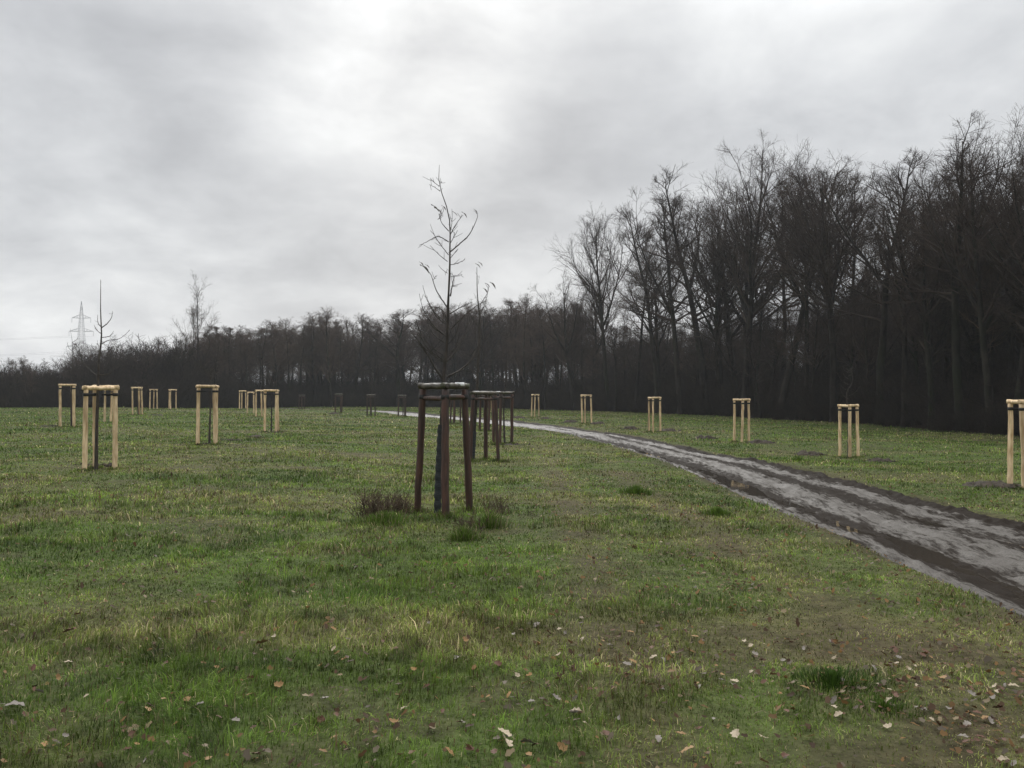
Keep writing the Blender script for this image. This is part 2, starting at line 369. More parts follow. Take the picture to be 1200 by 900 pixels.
# ------------------------------------------------------------------ muddy track with ruts and puddles
def track_profile(s, t):
    n = fbm(s / 1.6, t / .28, 51, 4) - .5          # drawn out along the wheels
    n2 = fbm(s / .35, t / .25, 57, 3) - .5
    n3 = fbm(s / .5, t / .07, 53, 3) - .5; n4 = fbm(s / .14, t / .12, 59, 3) - .5
    h = -.050 + .12 * n + .06 * n2 + .06 * n3 + (.045 + .06 * sstep(1.1, 1.4, t)) * n4
    for c, w, dp in ((-.82, .33, .055), (.72, .30, .045)):
        cc = c + .14 * (fbm(s / 5.0, s * 0, 61, 2) - .5)
        h = h - dp * np.exp(-((t - cc) / w) ** 2) * (.45 + 1.1 * fbm(s / 3.2, t * 0 + c, 63, 2))
    h = h + .02 * np.exp(-(t / .3) ** 2)
    for (c, w, s0, s1, dp) in ((-1.0, .22, 31, 34.5, .055), (-.95, .2, 37, 41, .05), (-.75, .22, 23, 25, .035), (-.45, .2, 20, 21.5, .035), (.75, .18, 25, 27, .035), (-.9, .2, 46, 49, .04)):
        h = h - dp * np.exp(-((t - c - .12 * (fbm(s / 1.5, s * 0 + 3, 69, 2) - .5)) / w) ** 2) * sstep(s0 - 1.5, s0 + .5, s) * sstep(s1 + 1.5, s1 - .5, s)
    h = h + .035 * sstep(1.25, 1.55, t) * (.4 + 1.5 * (n + .5))
    return h
def build_track():
    s = [12.0]
    while s[-1] < TS[-1] - .5: s.append(s[-1] + max(.045, .0045 * max(0, s[-1] - 16)))
    s = np.array(s)
    cx = np.interp(s, TS, TL[:, 0]); cy = np.interp(s, TS, TL[:, 1])
    dx = np.gradient(cx, s); dy = np.gradient(cy, s); L = np.hypot(dx, dy); dx /= L; dy /= L
    t = np.linspace(-1.62, 1.76, 110)
    S, T = np.meshgrid(s, t, indexing='ij')
    wig = .5 * (fbm(S / 1.3, S * 0 + np.sign(T), 67, 3) - .5) * sstep(1.0, 1.6, np.abs(T))
    X = cx[:, None] + dy[:, None] * (T + wig); Y = cy[:, None] - dx[:, None] * (T + wig)
    base = terr0(X, Y) + .35 * bumps(X, Y)
    base_s = terr0(X, Y)
    h = track_profile(S, T)
    end = sstep(1.40, 1.62, -T) + sstep(1.5, 1.76, T)
    Z = base + h * (1 - .6 * np.clip(end, 0, 1)) - .10 * np.clip(end, 0, 1) ** 2
    # gravel = smooth pale bands, low = dark churned mud
    g = .46 + .0 * T
    g = g + .16 * np.exp(-((T + 1.36) / .20) ** 2) + .36 * np.exp(-((T + .20) / .30) ** 2) + .36 * np.exp(-((T - 1.0) / .15) ** 2) 
    g = g - .45 * np.exp(-((T + .85) / .24) ** 2) - .42 * np.exp(-((T - .60) / .24) ** 2) - .75 * sstep(1.2, 1.42, T)
    g = g + .5 * (fbm(S / 6.0, T / .16, 81, 4) - .5) + .5 * (fbm(S / .6, T / .09, 83, 3) - .5)
    far = sstep(45, 85, S); g = g * (1 - far) + (.95 - .8 * sstep(.9, 1.3, T)) * far
    nr, nc = X.shape; idx = np.arange(nr * nc).reshape(nr, nc)
    q = np.stack([idx[:-1, :-1], idx[:-1, 1:], idx[1:, 1:], idx[1:, :-1]], -1).reshape(-1, 4)
    me = mk_mesh('dirt_track', np.stack([X, Y, Z], -1).reshape(-1, 3), q, None, M_TRACK, attrs={'gravel': g.ravel(), 'along': S.ravel(), 'across': T.ravel()})
    tag(link('dirt_track', me), kind='structure')
    # standing water: level sheets where the rut bottoms dip below them
    lvl = terr0(X, Y) - .112
    wet = (Z < lvl + .012) & (np.abs(T) < 1.35)
    keep = wet[:-1, :-1] | wet[:-1, 1:] | wet[1:, 1:] | wet[1:, :-1]
    qq = q.reshape(nr - 1, nc - 1, 4)[keep]
    used, inv = np.unique(qq, return_inverse=True)
    V = np.stack([X, Y, lvl], -1).reshape(-1, 3)[used]
    me = mk_mesh('puddle_water', V, inv.reshape(-1, 4), None, M_WATER)
    tag(link('puddle_water', me), kind='structure')
    print('puddle share', keep.mean())
    return
build_track()
lap('build_track')

# ------------------------------------------------------------------ grass
def blades(x, y, z, h, w, lean, phi, base_col, tip_col):
    n = len(x)
    V = np.zeros((n, 5, 3)); cp, sp = np.cos(phi), np.sin(phi)
    yaw = phi + np.pi / 2 + (rs.random(n) - .5) * 1.6
    wx, wy = np.cos(yaw) * w / 2, np.sin(yaw) * w / 2
    lx, ly = cp * np.sin(lean) * h, sp * np.sin(lean) * h; lz = np.cos(lean) * h
    mx_, my_, mz_ = lx * .35, ly * .35, lz * .6 + h * .04
    for k, s_ in ((0, -1), (1, 1)):
        V[:, k, 0] = x + s_ * wx; V[:, k, 1] = y + s_ * wy; V[:, k, 2] = z - .01
    for k, s_ in ((2, -.8), (3, .8)):
        V[:, k, 0] = x + mx_ + s_ * wx; V[:, k, 1] = y + my_ + s_ * wy; V[:, k, 2] = z + mz_
    V[:, 4, 0] = x + lx; V[:, 4, 1] = y + ly; V[:, 4, 2] = z + lz
    i = (np.arange(n) * 5)[:, None]
    T = np.concatenate([i + [0, 1, 3], i + [0, 3, 2], i + [2, 3, 4]], 1).reshape(-1, 3)
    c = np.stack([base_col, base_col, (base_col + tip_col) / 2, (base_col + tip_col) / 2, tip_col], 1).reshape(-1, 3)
    return V.reshape(-1, 3), T, c
rs = np.random.default_rng(11)
GREEN = np.array([.122, .190, .030]); DEEP = np.array([.058, .108, .016]); YELL = np.array([.215, .240, .062]); STRAW = np.array([.40, .34, .19]); BROWN = np.array([.10, .062, .036])
def grass_cols(x, y, n, dr):
    k = rs.random(n); patch = fbm(x / 1.6, y / 1.6, 91, 3)
    g = DEEP[None] + (GREEN - DEEP)[None] * np.clip(patch * 2.4 - .7 + .5 * (k - .5), 0, 1.2)[:, None]
    g = g + (YELL - g) * np.clip(dr * .8 + .5 * (rs.random(n) - .55), 0, 1)[:, None]
    p = rs.random(n)
    st = p < (.035 + .15 * dr); g[st] = STRAW * (.55 + .6 * rs.random(st.sum()))[:, None]
    bw = p > .95 - .10 * dr - .10 * sstep(.5, .7, patch); g[bw] = BROWN * (.6 + .8 * rs.random(bw.sum()))[:, None]
    fine = fbm(x / .16, y / .16, 97, 2); mid = fbm(x / .7, y / .45, 99, 2)
    return g * ((.5 + .95 * rs.random(n)) * (.55 + .9 * sstep(.2, .8, fine)) * (.7 + .6 * sstep(.25, .75, mid)))[:, None] * 1.12
def build_grass():
    r = np.geomspace(1.9, 121, 800)
    rho = np.minimum(6500, 1.8e5 / r ** 1.95); pdf = rho * r; cdf = np.concatenate([[0], np.cumsum((pdf[1:] + pdf[:-1]) / 2 * np.diff(r))])
    half = R_(40); tot = int(cdf[-1] * 2 * half); print('grass candidates', tot)
    rr = np.interp(rs.random(tot) * cdf[-1], cdf, r); th = (rs.random(tot) * 2 - 1) * half
    x = rr * np.sin(th); y = rr * np.cos(th) - .3
    t, s = track_ts(x, y); mud = mudness(x, y, t); dry = dryness(x, y)
    tw = t + 1.2 * (fbm(x / .5, y / .9, 15, 3) - .5)
    p = 1 - .86 * mud
    p = np.where((np.abs(tw - .08) < 1.50) | (np.abs(t - .08) < 1.02), .0 + .16 * (np.abs(t - .28) < .22) * (fbm(x / .8, y / 2.5, 19, 3) > .5), p)
    p = np.where((tw > 1.5) & (tw < 2.0), p * .45, p)
    p = p * (edge_dist(x, y) < 1.0)
    k = rs.random(tot) < p
    x, y, rr, t, mud, dry = x[k], y[k], rr[k], t[k], mud[k], dry[k]; n = len(x)
    z = ground_z(x, y)
    lush = fbm(x / .55, y / .55, 23, 3); lush2 = fbm(x / 2.6, y / 2.6, 27, 3)
    h = .024 + .042 * sstep(.38, .72, lush) + .022 * sstep(.4, .65, lush2)
    h = h * (1 - .5 * mud) * (.55 + .8 * rs.random(n)) * (1 - .35 * sstep(.5, 2.0, x) * sstep(12, 7, y))
    h = h * (1 + .25 * sstep(15, 50, rr)) * (.82 + .18 * sstep(5, 9, rr))
    w = .0032 * np.maximum(1, (rr / 4.5)) ** .93 * (.6 + 1.0 * rs.random(n))
    big = rs.random(n) < .06; h = np.where(big, h * 1.6, h); w = np.where(big, w * 1.6, w)
    clump = fbm(x / .3, y / .3, 29, 2) * 12
    phi = clump + rs.normal(0, 1.2, n); lean = np.clip(rs.normal(.95, .42, n), .05, 1.5)
    c = grass_cols(x, y, n, np.clip(dry + .3 * mud, 0, 1))
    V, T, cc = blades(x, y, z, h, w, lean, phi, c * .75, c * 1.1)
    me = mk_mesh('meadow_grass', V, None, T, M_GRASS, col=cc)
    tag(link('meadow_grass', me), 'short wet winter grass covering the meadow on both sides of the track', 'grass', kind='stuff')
    print('grass blades', n)
build_grass()
lap('build_grass')
def tussock(name, x, y, rad, hgt, n, label, dark=0.0, straw=0.0, group=None):
    a = rs.random(n) * 2 * np.pi; q = np.minimum(np.abs(rs.normal(0, rad * .45, n)), rad * (.5 + .25 * rs.random(n))) * (.6 + .8 * fbm(np.cos(a) * 1.5 + x, np.sin(a) * 1.5 + y, 8, 2)); X = q * np.cos(a) * 1.25; Y = q * np.sin(a)
    z = ground_z(X + x, Y + y) - gz(x, y)
    h = hgt * np.clip(1 - .4 * q / rad, .25, 1) * (.5 + .7 * rs.random(n)); lean = np.clip(.25 + .8 * q / rad + rs.normal(0, .25, n), 0, 1.4)
    c = np.where((rs.random(n) < straw)[:, None], STRAW[None] * .7, (DEEP * (1 - .12 * dark) + (GREEN - DEEP) * (.6 * (1 - .8 * dark)))[None]) * (.45 + 1.1 * rs.random(n))[:, None]
    d = math.hypot(x, y); w = .0045 * max(1, d / 6) * (.7 + .6 * rs.random(n))
    V, T, cc = blades(X, Y, z, h, w, lean, a + rs.normal(0, .5, n), c * .7, c * 1.1)
    o = link(name, mk_mesh(name, V, None, T, M_GRASS, col=cc), None, (x, y, gz(x, y)))
    return tag(o, label, 'tussock', group)
def at(u, v):
    """ground point seen at photo pixel (u, v)"""
    d = CAMH * F / (v - VH)
    for _ in range(6):
        x = (u - CU) / F * d; d = .5 * d + .5 * (CAMH - gz(x, d)) * F / (v - VH)
    return (u - CU) / F * d, d
G = 'grass tussocks on the meadow'
for (u, v, rad, h, n, lab, dk, st) in [
    (975, 800, .30, .08, 900, 'large dark green grass tussock in the muddy right foreground', 1.5, .02),
    (1035, 830, .28, .06, 420, 'low bright grass tussock just right of the big dark one', .9, .05),
    (745, 578, .38, .17, 480, 'dark grass tussock in the strip between brown frame and track', .35, .02),
    (840, 603, .30, .13, 520, 'low green tussock near the left edge of the track', .1, .02),
    (575, 618, .26, .24, 540, 'tall shaggy tussock right of the near brown tree frame', .1, .12),
    (450, 612, .45, .16, 900, 'rough green and straw tussock round the dead weed left of the near brown frame', .1, .15),
    (545, 632, .25, .18, 540, 'shaggy dark tussock in front of the near brown tree frame', .1, .15),
    (935, 540, .4, .16, 300, 'small green tussock on the grass beyond the track', .1, .02)]:
    x, y = at(u, v); tussock('grass_tussock', x, y, rad, h, n, lab, dk, st, G)

# ------------------------------------------------------------------ fallen leaves
def leaf_mesh(mi, seed):
    rg = np.random.default_rng(seed); n = 34; a = np.linspace(0, 2 * np.pi, n, endpoint=False)
    ax = np.cos(a); lob = 1 + .24 * np.cos(a * 7 + rg.random() * .6) * (1 - .5 * np.maximum(0, -ax)) + .05 * rg.standard_normal(n)
    X = .5 * np.cos(a) * (.85 + .15 * lob); Y = .32 * np.sin(a) * lob
    c1, c2, c3 = rg.uniform(-.5, 1.0), rg.uniform(.2, 1.3), rg.uniform(-.4, .4)
    zf = lambda X, Y: c1 * X * X + c2 * Y * Y + c3 * X * Y + .05 * np.abs(Y)
    rings = [(0 * X, 0 * Y), (X * .5, Y * .5), (X, Y)]
    V = [(0, 0, 0)]
    for (p, q) in rings[1:]: V += list(zip(p, q, zf(p, q) + .015 * rg.standard_normal(n)))
    T = [(0, 1 + i, 1 + (i + 1) % n) for i in range(n)]; Q = [(1 + i, 1 + n + i, 1 + n + (i + 1) % n, 1 + (i + 1) % n) for i in range(n)]
    V = np.array(V); b = len(V)
    st = np.array([[-.46, -.012, .0], [-.46, .012, .0], [-.8, .03, .03], [-.8, .01, .03], [-.46, 0, .02]]); V = np.vstack([V, st])
    T += [(b, b + 2, b + 3), (b, b + 1, b + 2), (b + 4, b + 2, b), (b + 4, b + 1, b + 2)]
    me = mk_mesh('fallen_leaf', V, Q, T, M_LEAF[mi], smooth=False)
    return me
LM = [[leaf_mesh(m, 100 + m * 10 + k) for k in range(4)] for m in range(4)]
LEAF_LABEL = ['pale tan fallen oak leaf lying on the foreground grass', 'orange brown fallen oak leaf lying on the foreground grass',
              'dark brown fallen leaf half sunk in the foreground grass', 'faded grey fallen leaf lying on the foreground grass']
rl = np.random.default_rng(5)
def add_leaf(x, y, mi, size, label=None, extra=.03):
    o = bpy.data.objects.new('fallen_leaf', LM[mi][rl.integers(4)]); C.objects.link(o)
    o.location = (x, y, gz(x, y) + extra + .2 * size); s = size; o.scale = (s, s * rl.uniform(.8, 1.15), s)
    o.rotation_euler = (rl.normal(0, .35), rl.normal(0, .35), rl.uniform(0, 6.28))
    tag(o, label or LEAF_LABEL[mi], 'leaf', 'fallen leaves scattered on the grass'); return o
special = [(20, 835, 3, .13, 'large curled grey leaf at the left edge of the foreground'), (83, 746, 2, .12, 'large dark red-brown leaf in the left foreground'),
 (308, 761, 1, .11, 'dull orange leaf in the left middle of the foreground'), (328, 810, 1, .07, 'small bright orange leaf in the left foreground'),
 (175, 838, 1, .07, 'small tan-orange oak leaf lying with a twin beside it'), (194, 826, 1, .07, 'small tan-orange oak leaf, upper one of two close together'),
 (233, 834, 3, .09, 'upright grey folded leaf in the left foreground'), (546, 757, 1, .07, 'orange-tan leaf lying flat below the brown tree frame'),
 (591, 868, 0, .10, 'pale cream oak leaf at the bottom centre'), (594, 878, 0, .11, 'pale oak leaf lowest in the pale pair at bottom centre'),
 (618, 878, 3, .09, 'grey-brown leaf right of the pale pair at bottom centre'), (603, 715, 0, .06, 'small cream leaf in the middle of the foreground'),
 (861, 868, 0, .08, 'pale leaf on wet mud, bottom edge right of centre'), (893, 873, 0, .09, 'pale pointed leaf on wet mud near the bottom edge'),
 (860, 805, 0, .07, 'pale leaf on dark mud in the right foreground'), (975, 835, 0, .06, 'cream leaf in front of the large dark tussock'),
 (981, 844, 0, .06, 'cream leaf just below another in front of the large dark tussock'), (1103, 800, 1, .08, 'tan-brown oak leaf in the right foreground'),
 (1120, 745, 0, .07, 'pale leaf on bare ground at the right'), (1186, 810, 0, .07, 'pale leaf near the right edge of the foreground'),
 (805, 887, 1, .09, 'pinkish-brown leaf at the bottom edge in the mud'), (675, 840, 0, .07, 'pale leaf in the grass at the lower centre right')]
for (u, v, mi, s, lab) in special:
    x, y = at(u, v); add_leaf(x, y, mi, s * .75, lab, .03)
pts = []
while len(pts) < 6500:
    r = 3.2 + 16 * rl.random() ** 1.5; th = (rl.random() * 2 - 1) * R_(36); x = r * math.sin(th); y = r * math.cos(th)
    w = .18 + .82 * float(sstep(-.3, 2.3, x)) * float(sstep(.3, .6, fbm(x / .8, y / .8, 44, 2)))
    if abs(x - 5.8) < 1.5: w = .25
    if rl.random() < w: pts.append((x, y))
pts.sort(key=lambda p: p[0] ** 2 + p[1] ** 2)
prob = [.10, .26, .46, .18]
rl.shuffle(pts); pts = sorted([tuple(p) for p in pts], key=lambda p: p[0] ** 2 + p[1] ** 2)
inview = [p for p in pts if abs(p[0] / p[1]) < .62 and p[1] > 3.7]
first = inview[:1080:4]
for (x, y) in first:
    mi = int(rl.choice(4, p=prob)); add_leaf(x, y, mi, rl.uniform(.026, .056), None, .016)
fs = set(tuple(p) for p in first)
V, Q, T, cols, n0 = [], [], [], [], 0
lc = np.array([(.26,.20,.12), (.20,.115,.045), (.09,.052,.028), (.15,.12,.085)])
for (x, y) in pts:
    if (x, y) in fs: continue
    mi = int(rl.choice(4, p=prob)); k = 10; a = np.linspace(0, 2 * np.pi, k, endpoint=False); s = rl.uniform(.016, .048)
    ph = rl.uniform(0, 6.28); px = .5 * np.cos(a); py = .32 * np.sin(a) * (1 + .3 * np.cos(5 * a)); t1, t2 = rl.normal(0, .4, 2)
    pz = px * t1 + py * t2 + .5 * py * py; X = px * math.cos(ph) - py * math.sin(ph); Y = px * math.sin(ph) + py * math.cos(ph)
    z0 = gz(x, y) + .022 + .15 * s
    P = np.vstack([[x, y, z0], np.stack([x + X * s, y + Y * s, z0 + pz * s], 1)])
    V.append(P); T += [(n0, n0 + 1 + i, n0 + 1 + (i + 1) % k) for i in range(k)]; cols.append(np.tile(lc[mi] * rl.uniform(.6, 1.2), (k + 1, 1))); n0 += k + 1
me = mk_mesh('leaf_litter', np.vstack(V), None, T, M_GRASS, col=np.vstack(cols), smooth=False)
tag(link('leaf_litter', me), 'small wet leaves littered thinly over grass and mud', 'leaf litter', kind='stuff')

lap(' soil heaps')
# ------------------------------------------------------------------ soil heaps, dead weeds
def soil_heap(x, y, w, dpt, h, label, seed, group='heaps of dug soil beside the tree frames'):
    rg = np.random.default_rng(seed); nx, ny = 44, 26
    X, Y = np.meshgrid(np.linspace(-1, 1, nx), np.linspace(-1, 1, ny), indexing='ij')
    env = sstep(1.0, .25, np.hypot(X, Y) + .45 * (fbm(X * 2.2 + seed, Y * 2.2, seed, 3) - .5))
    Zz = env * h * (.15 + 1.25 * fbm(X * w * 4 + seed * 3, Y * dpt * 4, seed + 1, 4)) - .03
    gx, gy = X * w / 2, Y * dpt / 2; Zz = Zz + ground_z(gx + x, gy + y) - gz(x, y)
    idx = np.arange(nx * ny).reshape(nx, ny); q = np.stack([idx[:-1, :-1], idx[1:, :-1], idx[1:, 1:], idx[:-1, 1:]], -1).reshape(-1, 4)
    a = Acc(); a.add(np.stack([gx, gy, Zz], -1), q)
    for _ in range(26):                                  # loose clods
        px, py = rg.normal(0, .3) * w / 1.6, rg.normal(0, .3) * dpt / 1.6; s = rg.uniform(.02, .07)
        P = np.array([(1,0,0),(-1,0,0),(0,1,0),(0,-1,0),(0,0,1),(0,0,-1)], float) * s * rg.uniform(.5, 1.2, (6, 1)) + [px, py, gz(x + px, y + py) - gz(x, y) + h * .35 * math.exp(-3 * ((px / w) ** 2 + (py / dpt) ** 2) * 2)]
        a.add(P, None, [(0,2,4),(2,1,4),(1,3,4),(3,0,4),(2,0,5),(1,2,5),(3,1,5),(0,3,5)])
    o = a.build('soil_heap', M_SOIL, None, smooth=False); o.location = (x, y, gz(x, y)); tag(o, label, 'soil heap', group)
heaps = [(1165, 569, 1.7, 1.2, .14, 'dark loose soil around the posts at the far right edge'), (950, 532, 1.4, 1.0, .20, 'dark soil heap left of the second tan frame from the right'),
 (1030, 538, 1.3, .9, .16, 'clumpy dark soil right of the second tan frame from the right'), (892, 519, 1.7, 1.1, .18, 'long dark soil heap right of the third tan frame from the right'),
 (826, 514, 1.3, 1.0, .22, 'soil mound between the third and fourth tan frame from the right'), (784, 505, 1.9, 1.2, .18, 'flat soil heap just right of the fourth tan frame from the right'),
 (738, 503, 1.4, 1.0, .2, 'small soil mound left of the fourth tan frame from the right'), (701, 497, 1.4, 1.0, .2, 'small soil mound right of the fifth tan frame from the right'),
 (668, 495, 1.4, 1.0, .2, 'soil mound left of the fifth tan frame from the right'), (640, 491, 1.4, 1., .18, 'soil mound right of the sixth tan frame from the right'),
 (607, 490, 1.5, 1., .2, 'soil mound left of the sixth tan frame from the right'),
 (300, 513, 1.1, .8, .13, 'low soil heap between the two tan frames left of centre'), (270, 516, 1.2, .8, .08, 'flat patch of dark soil beside the low heap left of centre'),
 (246, 521, 1.3, .9, .05, 'trodden soil at the foot of the lone tall tan frame'), (320, 507, 1.3, .9, .05, 'trodden soil at the foot of the front frame in the receding row'),
 (58, 500, 1.6, 1., .07, 'flat soil patch at the leftmost slim tan frame'), (183, 487, 1.5, 1.2, .1, 'soil patch between the far tan frames on the left'),
 (120, 546, 1.6, .9, .05, 'bare soil at the foot of the big tan frame on the left'),
 (392, 485, 1.3, 1.0, .2, 'dark soil clump left of a distant brown frame'), (601, 521, 1.6, 1.0, .06, 'trodden soil beside the third brown frame')]
for i, (u, v, w, dp, h, lab) in enumerate(heaps):
    x, y = at(u, v); soil_heap(x, y, w, dp, h, lab, 200 + i)
def weed(u, v, n, hgt, spread, label):
    rg = np.random.default_rng(int(u)); x, y = at(u, v); K = 5
    th = rg.random(n) * 6.28; q = np.minimum(np.abs(rg.normal(0, spread * .55, n)), spread * 1.1) * (1 + .3 * np.cos(3 * th + u)); b = np.stack([q * np.cos(th), q * np.sin(th), -.02 + 0 * q], 1)
    P = np.zeros((n, K, 3)); P[:, 0] = b; d = np.stack([rg.normal(0, .3, n), rg.normal(0, .3, n), np.ones(n)], 1); L = hgt * rg.uniform(.3, 1.15, n) * np.clip(1.15 - .35 * q / spread, .4, 1.2)
    for k in range(1, K):
        d = d + rg.normal(0, .18, (n, 3)); d /= np.linalg.norm(d, axis=1, keepdims=True); P[:, k] = P[:, k-1] + d * (L / (K - 1))[:, None]
    a = Acc(); a.add(*tubes(P, np.tile(np.linspace(.005, .0025, K), (n, 1)), 3))
    m = n * 5; j = rg.integers(0, n, m); kk = rg.integers(1, K, m); P2 = np.zeros((m, 3, 3)); P2[:, 0] = P[j, kk]; d = rg.normal(0, .6, (m, 3)) + [0, 0, .5]; d /= np.linalg.norm(d, axis=1, keepdims=True)
    for k in (1, 2): P2[:, k] = P2[:, k-1] + (d + rg.normal(0, .2, (m, 3))) * (rg.uniform(.02, .07, m))[:, None]
    a.add(*tubes(P2, np.tile([.003, .0025, .0015], (m, 1)), 3))
    o = a.build('dead_weed', M_WEED); o.location = (x, y, gz(x, y)); tag(o, label, 'weed', 'dead weeds round the near tree frame')
weed(440, 606, 120, .36, .42, 'wide clump of dead brown weed left of the near brown frame')
weed(470, 600, 80, .26, .30, 'sparse dead weed stalks at the near brown frame\'s left post')
weed(585, 602, 40, .26, .30, 'dead weed stalks right of the near brown frame')
weed(545, 625, 40, .22, .22, 'short dead stalks in front of the near brown frame')

lap(' tree stake')
# ------------------------------------------------------------------ tree stake frames
FEET = []
def stake_frame(u, d, rot, dark, H, label, near=False, lean=0.0, name='tree_stake_frame', glint_patch=False, twist=0.0):
    rg = np.random.default_rng(int(u * 7 + d)); x = (u - CU) / F * d; y = d; z0 = gz(x, y)
    rot = rot - math.atan((u - CU) / F)
    e = empty(name, (x, y, z0), 0)
    tag(e, label, 'tree support', 'brown stained tree support frames' if dark else 'pale tan tree support frames')
    S = 16 if near else 12
    rb, rt = (.345, .32) if not dark else ((.44, .335) if near else (.37, .345))
    mp = M_DARK if dark else M_TAN; mr = M_DARKRAIL if dark else M_TAN
    pr = .052 if dark else .052
    top = []; T3 = []
    for k in range(3):
        a = rot + k * 2 * math.pi / 3; at_ = a + twist + rg.normal(0, .09) * (not (dark and near))
        bx, by = rb * math.cos(a), rb * math.sin(a); tx, ty = rt * math.cos(at_) + rg.normal(0, .018) * (not (dark and near)), rt * math.sin(at_) + rg.normal(0, .018) * (not (dark and near))
        bz = gz(x + bx, y + by) - z0 - .15; FEET.append((x + bx, y + by, dark))
        A = Acc(); log(A, (bx, by, bz), (tx, ty, H - .09), pr * rg.uniform(.93, 1.08), rg, S, r1=pr * rg.uniform(.9, 1.05)); A.build('post', mp, e)
        T3.append(np.array([tx, ty, H]))
    for k in range(3):
        p, q = T3[k].copy(), T3[(k+1) % 3].copy(); dv = (q - p) / np.linalg.norm(q - p)
        ex = .075; drop = .045 + (.006 * k)
        p2, q2 = p - dv * ex, q + dv * ex; p2[2] -= drop; q2[2] -= drop + rg.normal(0, .006)
        A = Acc(); log(A, p2, q2,   .044 if not dark else .041, rg, S, squash=.95); A.build('rail', mr, e)
    zl = H - .20
    for k in range(3):
        p, q = T3[k].copy(), T3[(k+1) % 3].copy()
        A = Acc()
        if dark:
            p[2] = q[2] = zl - .01 * k; dv = (q - p) / np.linalg.norm(q - p); log(A, p - dv * .04, q + dv * .04, .032, rg, 10); A.build('lower_rail', mp, e)
        B = Acc(); w = pr + .006
        an = np.linspace(0, 2 * np.pi, 17)[:-1]; ring = np.stack([np.cos(an), np.sin(an)], 1)
        cx, cy = T3[k][0], T3[k][1]; V = []
        for rr_, zz in ((w - .004, zl - .032), (w, zl - .03), (w, zl + .03), (w - .004, zl + .032)):
            V += [(cx + rr_ * c_, cy + rr_ * s_, zz) for c_, s_ in ring]
        n = 16; qd = [(j * n + i, j * n + (i + 1) % n, (j + 1) * n + (i + 1) % n, (j + 1) * n + i) for j in range(3) for i in range(n)]
        B.add(V, qd)
        L = math.hypot(cx, cy); box(B, (cx * .55, cy * .55, zl), L * .72, .006, .045, (cx, cy, 0))
        B.build('strap', M_STRAP, e)
    if glint_patch:  # wet glint on the top rail, painted as a small pale box
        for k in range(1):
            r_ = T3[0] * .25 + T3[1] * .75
            A = Acc(); box(A, (r_[0], r_[1], H - .022), .10, .098, .052, (T3[1] - T3[0]) * [1, 1, 0]); A.build('glint_patch', M_GLINT, e)
    return e
# ------------------------------------------------------------------ saplings
def smooth_poly(P, K):
    P = np.array(P, float)
    if len(P) < 3: t = np.linspace(0, 1, K)[:, None]; return P[0] * (1 - t) + P[-1] * t
    Sp = spline(P, 8); t = np.concatenate([[0], np.cumsum(np.linalg.norm(np.diff(Sp, axis=0), axis=1))]); s = np.linspace(0, t[-1], K)
    return np.stack([np.interp(s, t, Sp[:, i]) for i in range(3)], 1)
def px3(pts, d, x0, z0, rg, yd=0, grow=0):
    out = []; L = 0; last = None
    for (u, v) in pts:
        if last is not None: L += math.hypot(u - last[0], v - last[1])
        last = (u, v); out.append(((u - CU) / F * d - x0, yd + grow * L / F * d, CAMH + (VH - v) / F * d - z0))
    return out
def hang_leaf(parent, p, s, rg):
    ph = rg.uniform(-.9, .9); A = Acc(); n = 9
    t = np.linspace(0, 1, n); w = .50 * np.sin(np.pi * t ** .8) * s; sag = np.stack([np.cos(ph) * t * s * .9, rg.uniform(-.3, .3) * t * s, -(t ** 1.6) * s * .75], 1)
    V = np.vstack([sag + np.stack([w * .3, w, w * .25], 1), sag - np.stack([w * .3, w, -w * .25], 1), sag + [[0, 0, .002]]]) + p
    q = [(i, i + 1, 2 * n + i + 1, 2 * n + i) for i in range(n - 1)] + [(2 * n + i, 2 * n + i + 1, n + i + 1, n + i) for i in range(n - 1)]
    A.add(V, q); return A.build('leaf', M_SAPLEAF, parent)
